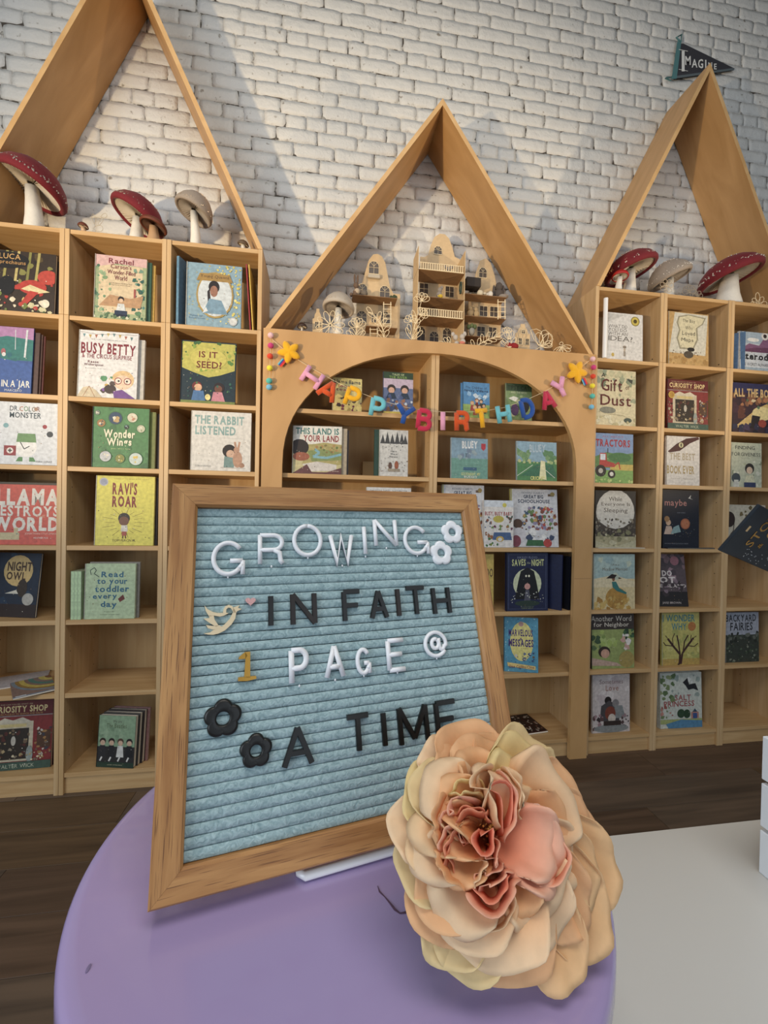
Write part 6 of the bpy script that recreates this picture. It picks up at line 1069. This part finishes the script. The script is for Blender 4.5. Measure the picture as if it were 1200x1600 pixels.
t1, *_ = dollhouse('left dollhouse with arched windows and ladders beside the silver mushroom', 557, 625, 397.5, g1, [(463, 551, 621), (510, 572, 621)], [(584, 419, 16, 20, 1), (566, 454, 16, 19, 1), (601, 457, 16, 19, 1), (565, 496, 16, 19, 1), (602, 497, 15, 19, 1), (584, 498, 8, 14, 0)], .20, .085)
def add_ladder(t, x, y0, y1, Yd, n):
    Y = Y0+Yd; O_ = t.location; A = onY(x-5.5, y1, Y)-O_; B = onY(x+5.5, y1, Y)-O_; T_ = onY(x-5.5, y0, Y)-O_; U_ = onY(x+5.5, y0, Y)-O_; q = MB(); q.tube([A, T_], .0025, 4, nrm=(0, 1, 0)); q.tube([B, U_], .0025, 4, nrm=(0, 1, 0))
    for k in range(n): f = (k+.5)/n; q.tube([A.lerp(T_, f)+Vector((-.004, -.001, 0)), B.lerp(U_, f)+Vector((.004, -.001, 0))], .0022, 4, nrm=(0, 1, 0))
    q.build('ladder', LASERPALE, t)
add_ladder(t1, 605, 472, 510, .115, 5); add_ladder(t1, 584, 512, 530, .105, 3)
O_ = t1.location; c = onY(584, 433, Y0+.19)-O_; MB().bbox(c.x-.03, -.02, c.z-.008, c.x+.03, -.0055, c.z+.010, .001).build('window_box', plain('grey_trough', '#b5aa98', .7), t1)
g2 = [(0, .80), (.10, .80), (.18, .82), (.24, .90), (.32, .97), (.44, 1), (.56, 1), (.66, .97), (.74, .9), (.80, .83), (1, .80)]
t2, L2, W2, Y2, H2 = dollhouse('tallest dollhouse in the middle, four storeys with balcony railings', 655, 722, 366, g2, [(423.5, 653, 726), (465, 653, 726), (495, 653, 726)], [(684, 392, 13, 13, 1), (662, 452, 14, 17, 0), (702, 457, 14, 17, 0), (657, 522, 14, 22, 1), (698, 524, 14, 22, 1), (678, 527, 15, 17, 1)], .20, .115)
for px in (653, 726):
    x = onY(px, 450, Y0+.085).x-L2; zt2 = onY(px, 384 if px == 653 else 392, Y0+.085).z-ZD; MB().prism([(-.115, 0), (-.0035, 0), (-.0035, zt2-.004), (-.115, zt2)], x-.0015, x+.0015, 'x').build('side_wall', LASERPLY, t2)
for ry0, ry1 in ((413, 424), (484, 496)):
    q = MB(); za = onY(690, ry1, Y0+.083).z-ZD; zb = onY(690, ry0, Y0+.083).z-ZD; xa, xb = onY(655, 450, Y0+.083).x-L2, onY(724, 450, Y0+.083).x-L2
    q.box(xa, -.1195, za-.001, xb, -.1165, za+.003); q.box(xa, -.1195, zb-.003, xb, -.1165, zb)
    for k in range(19): xx = xa+(xb-xa)*(k+.5)/19; q.box(xx-.0017, -.119, za, xx+.0017, -.117, zb)
    q.build('railing', LASERPALE, t2)
c = onY(720, 450, Y0+.10); q = MB(); q.tube([(c.x-L2-.001, -.10+.012*math.cos(a)*1.2, c.z-ZD+.028*math.sin(a)) for a in [2*PI*k/16 for k in range(16)]], .004, 5, closed=True); q.build('wreath', plain('wreath_green', '#33443a', .8, bump=.5, bscale=300), t2)
g3 = [(0, .58), (.10, .66), (.2, .85), (.32, .97), (.5, 1), (.64, .96), (.78, .84), (.9, .66), (1, .60)]
t3, *_ = dollhouse('right dollhouse with a round gable window and ladder, beside the grey rabbit doll', 732, 783, 404, g3, [(461, 727, 792), (495, 727, 791), (526, 727, 786)], [(754, 427, 13, 16, 1), (739, 453, 14, 11, 0), (755, 487, 13, 16, 0), (771, 488, 13, 16, 0), (751, 519, 13, 16, 0), (769, 520, 13, 16, 0)], .20, .075)
add_ladder(t3, 783.5, 468, 499, .115, 4)
O_ = t3.location; a = onY(729, 446, Y0+.14)-O_; b_ = onY(752, 434, Y0+.14)-O_; MB().bbox(a.x, -.06, a.z, b_.x, -.01, b_.z, .002).build('dark_awning', plain('soot_black', '#2e2825', .8), t3)
g4 = [(0, .70), (.14, .72), (.22, .84), (.34, .90), (.36, 1), (.64, 1), (.66, .9), (.78, .84), (.86, .72), (1, .70)]
dollhouse('small scroll-gabled dollhouse right of the red figure', 806, 829, 507, g4, [], [(817, 519, 6, 7, 1), (812, 534, 6, 10, 0), (823, 535, 6, 10, 0)], .075, .02)
dollhouse('small dollhouse facade behind the silver mushroom', 489, 505, 483, g4, [], [(495, 508, 6, 9, 0), (501, 508, 4, 9, 0)], .12, .02)
# ------------------------------------------------------------------ toy figures
def toy(name, label, cat, px, z, d, parts):
    """parts: (name, material, [(dx px, dy px up, rx, rz, ry)]) blobs measured from the base pixel"""
    Y = Y0+d; X = atXZ(px, z, Y); t = thing(name, label, cat, (X, Y, z)); s_ = (Vector((X, Y, z))-CO).dot(CF)/F_PX
    for nm, mt, bl_ in parts:
        q = MB()
        for b_ in bl_:
            dx, dz, rx, rz = b_[:4]; ry = b_[4] if len(b_) > 4 else rx; dy = b_[5] if len(b_) > 5 else 0; q.ball(dx*s_, dy*s_, dz*s_, rx*s_, ry*s_, rz*s_, 10)
        q.build(nm, mt, t, True)
    return t
fz = lambda y, dd: onY(690, y, Y0+dd).z
f = lambda n_, c: plain(n_, c, .9, bump=.4, bscale=300)
BRN, GRY, DGR, BEI, STR, YEL, PNK, LGR = f('toy_brown', '#6a5648'), f('toy_grey', '#8f857c'), f('toy_dark', '#4f4743'), f('toy_beige', '#a8906c'), f('toy_stripe', '#b5a48e'), f('toy_yellow', '#d8b63f'), f('toy_pink', '#c97a6a'), f('toy_light', '#b9b0a6')
FLZ = lambda t, y, x: onY(x, y, t.location.y-.08).z
z1 = onY(590, 463, Y0+.115).z+.0006
toy('rabbit_figure', 'brown rabbit figure in a striped shirt on the left dollhouse floor', 'toy', 556, z1, .15, [('body', BRN, [(0, 7, 5, 7), (0, 19, 4.2, 5)]), ('ear', BRN, [(-2.5, 30, 1.6, 7)]), ('ear', BRN, [(2.5, 29, 1.6, 7)]), ('shirt', STR, [(2, 9, 6, 5.5)]), ('tail', BRN, [(-7, 4, 3, 3)])])
toy('round_basket', 'small round dark basket beside the rabbit figure', 'toy', 569, z1, .135, [('basket', f('bask', '#6f665c'), [(0, 5.5, 5.5, 5.5)])])
toy('tiny_plant', 'tiny dark green potted plant on the left dollhouse floor', 'plant', 614, z1, .13, [('foliage', f('tg', '#3f4a34'), [(-3, 3, 2.5, 2.5), (2, 4, 3, 3), (5, 3, 2, 3), (0, 2, 3, 2)])])
z2a = onY(690, 423.5, Y0+.085).z+.0006
toy('mouse_figure', 'grey mouse figure on the top balcony of the tallest dollhouse', 'toy', 700, z2a, .135, [('body', GRY, [(0, 5, 6, 5), (0, 12, 4, 4)]), ('ear', GRY, [(-5, 16, 3, 3, 1.2)]), ('ear', GRY, [(5, 16, 3, 3, 1.2)])])
z2b = onY(690, 465, Y0+.085).z+.0006
toy('mouse_figure', 'grey mouse figure in yellow trousers, second storey of the tallest dollhouse', 'toy', 686, z2b, .115, [('body', GRY, [(0, 8, 4.6, 6), (1, 16, 3.6, 4.2)]), ('ear', GRY, [(4, 20, 2.4, 3, 1)]), ('trousers', YEL, [(1, 6, 5, 3.4)]), ('leg', LGR, [(-4, 2, 2, 2)]), ('leg', LGR, [(5, 2, 2, 2)])])
z3a = onY(757, 461, Y0+.125).z+.0006
toy('rabbit_doll', 'dark grey long-eared rabbit doll seated on the right dollhouse', 'toy', 779, z3a, .155, [('body', DGR, [(0, 8, 7, 8), (0, 19, 6, 7)]), ('ear', DGR, [(-8, 12, 2.6, 10, 2)]), ('ear', DGR, [(7, 14, 2.4, 9, 2)]), ('leg', GRY, [(9, 5, 7, 3)]), ('leg', GRY, [(5, 3, 7, 3, 4, -5)])])
toy('toy_kettle', 'pale toy kettle with a spout on the right dollhouse floor', 'toy', 750, z3a, .145, [('kettle', f('ket', '#c9bfa8'), [(0, 5, 5, 5)]), ('spout', f('ket2', '#cfc6b4'), [(7, 5, 3, 1.6)])])
toy('toy_mug', 'small white toy mug beside the grey rabbit doll', 'toy', 766, z3a, .14, [('mug', f('mug', '#d4cec4'), [(0, 4, 4.2, 5)]), ('handle', f('mug2', '#cfc8bc'), [(-5, 4, 1.5, 2)])])
z3b = onY(757, 495, Y0+.125).z+.0006
toy('bear_group', 'pair of small beige bears sitting inside the right dollhouse', 'toy', 738, z3b, .15, [('body', BEI, [(-4, 6, 5, 6), (-4, 14, 3.6, 4)]), ('body', BEI, [(6, 6, 5, 6), (5, 13, 3.6, 4)]), ('ear', BEI, [(0, 18, 2, 2)])])
z3c = onY(757, 526, Y0+.125).z+.0006
toy('flower_jar', 'grey jar with green sprigs in the lowest right dollhouse storey', 'jar', 737, z3c+.003, .125, [('jar', f('jar', '#8f8c84'), [(0, 5, 5.2, 6)]), ('foliage', f('jg', '#5f6a44'), [(-5, 12, 3, 4), (0, 14, 3, 4), (5, 13, 3, 4)])])
toy('mouse_pair', 'two grey mice in pink and yellow at the foot of the tallest dollhouse', 'toy', 718, ZD+.0005, .04, [('body', LGR, [(-5, 6, 4, 5), (-7, 16, 4, 4.5)]), ('ear', LGR, [(-11, 21, 3, 3.4, 1)]), ('body', LGR, [(5, 10, 4.5, 5), (4, 18, 4.2, 4.6)]), ('ear', LGR, [(8, 23, 3, 4, 1)]), ('clothing', PNK, [(4, 8, 5, 3.6)]), ('clothing', YEL, [(8, 3, 5, 3)])])
toy('gnome_figure', 'small red hooded figure beside the scroll-gabled dollhouse', 'toy', 800, ZD+.0005, .035, [('hood', f('gred', '#8a1f22'), [(2, 8, 8, 6), (-6, 9, 6, 5)]), ('face', f('gface', '#4a2f26'), [(3, 3, 4, 3)])])
# ------------------------------------------------------------------ dark sign at the right edge, on its stand
SY = .47
sg = onY(1125, 861, SY)
rP, rA, rB = ray(1125, 861), ray(1188, 789), ray(1203, 894.5); D_ = (sg-CO).dot(CF); dA = D_*.955
ea = rA*dA-rP*D_; dB = ea.dot(rP)*D_/ea.dot(rB)
sU = ea.normalized(); sV = (rB*dB-rP*D_).normalized(); SM = frame_matrix(sg, sU, -sV, sU.cross(-sV)); hgt = ea.length
t = thing('story_sign', 'dark tilted sign with gold lettering, cut off by the right edge', 'sign', mat=SM)
Wd = hgt; sgn = 1 if sU.cross(-sV).y < 0 else -1
MB().bbox(0, -.17, -.004, Wd, 0, 0, .0006).build('sign_panel', plain('midnight_card', '#15202a', .45, var=.3, bscale=30), t)
GLD = plain('gold_foil', '#e0b060', .25, metal=.9)
def sign_text(txt, x0, y0, wch, h_, bold=.01):
    q = MB(); x = x0
    for i, ch in enumerate(txt):
        if ch == ' ': x += wch*.5; continue
        v, f_, wd = glyph(ch, bold); k = wch/.62; q.add([(x+a*k, y0+b__*h_/.7, .0004) for a, b__ in v], f_); x += wd*k+wch*.16
    q.build('lettering', GLD, t)
sc = Wd/96
# baseline of STORY runs from (1160,852) towards up-right
def sloc(x, y): p = onP(x, y, sg, SM.to_3x3().col[2])-sg; return p.dot(sU), p.dot(-sV)
b0 = sloc(1172.5, 855); b1 = sloc(1158, 848)
sign_text('STORY', b0[0], b0[1], .0120, .0165)
b2 = sloc(1186, 857); sign_text('&', b2[0], b2[1], .008, .008); b3 = sloc(1199, 846); sign_text('GOLD', b3[0]+.004, b3[1], .0115, .0150)
q = MB(); a_ = sloc(1169, 826); q.box(a_[0]-.004, a_[1]-.002, .0002, a_[0]+.004, a_[1]+.002, .0005); q.build('emblem', plain('gold_emblem', '#c9a878', .4), t)
q = MB(); Rn = random.Random(4)
for k in range(26): q.ball(Rn.uniform(0, .016)+.003, -Rn.uniform(.045, .12), .0003, .0004, seg=4)
tag(q.build('sparkle', CHK, t), None, kind='stuff')
pe = SM@Vector((Wd*.95, -.150, -.008)); ft = Vector((.71, .42, 0))
CT_ = .7502+.187
t = thing('display_stand', 'white stand holding the dark sign on the crate, beyond the right edge', 'stand', (ft.x, ft.y, CT_+.001))
MB().tube([(0, 0, .004), (0, 0, (pe.z-CT_)*.6), pe-Vector((ft.x, ft.y, CT_+.001))], .004, 8).build('upright', METALW, t, True)
MB().bbox(-.03, -.03, 0, .04, .03, .0055, .001).build('foot', METALW, t)
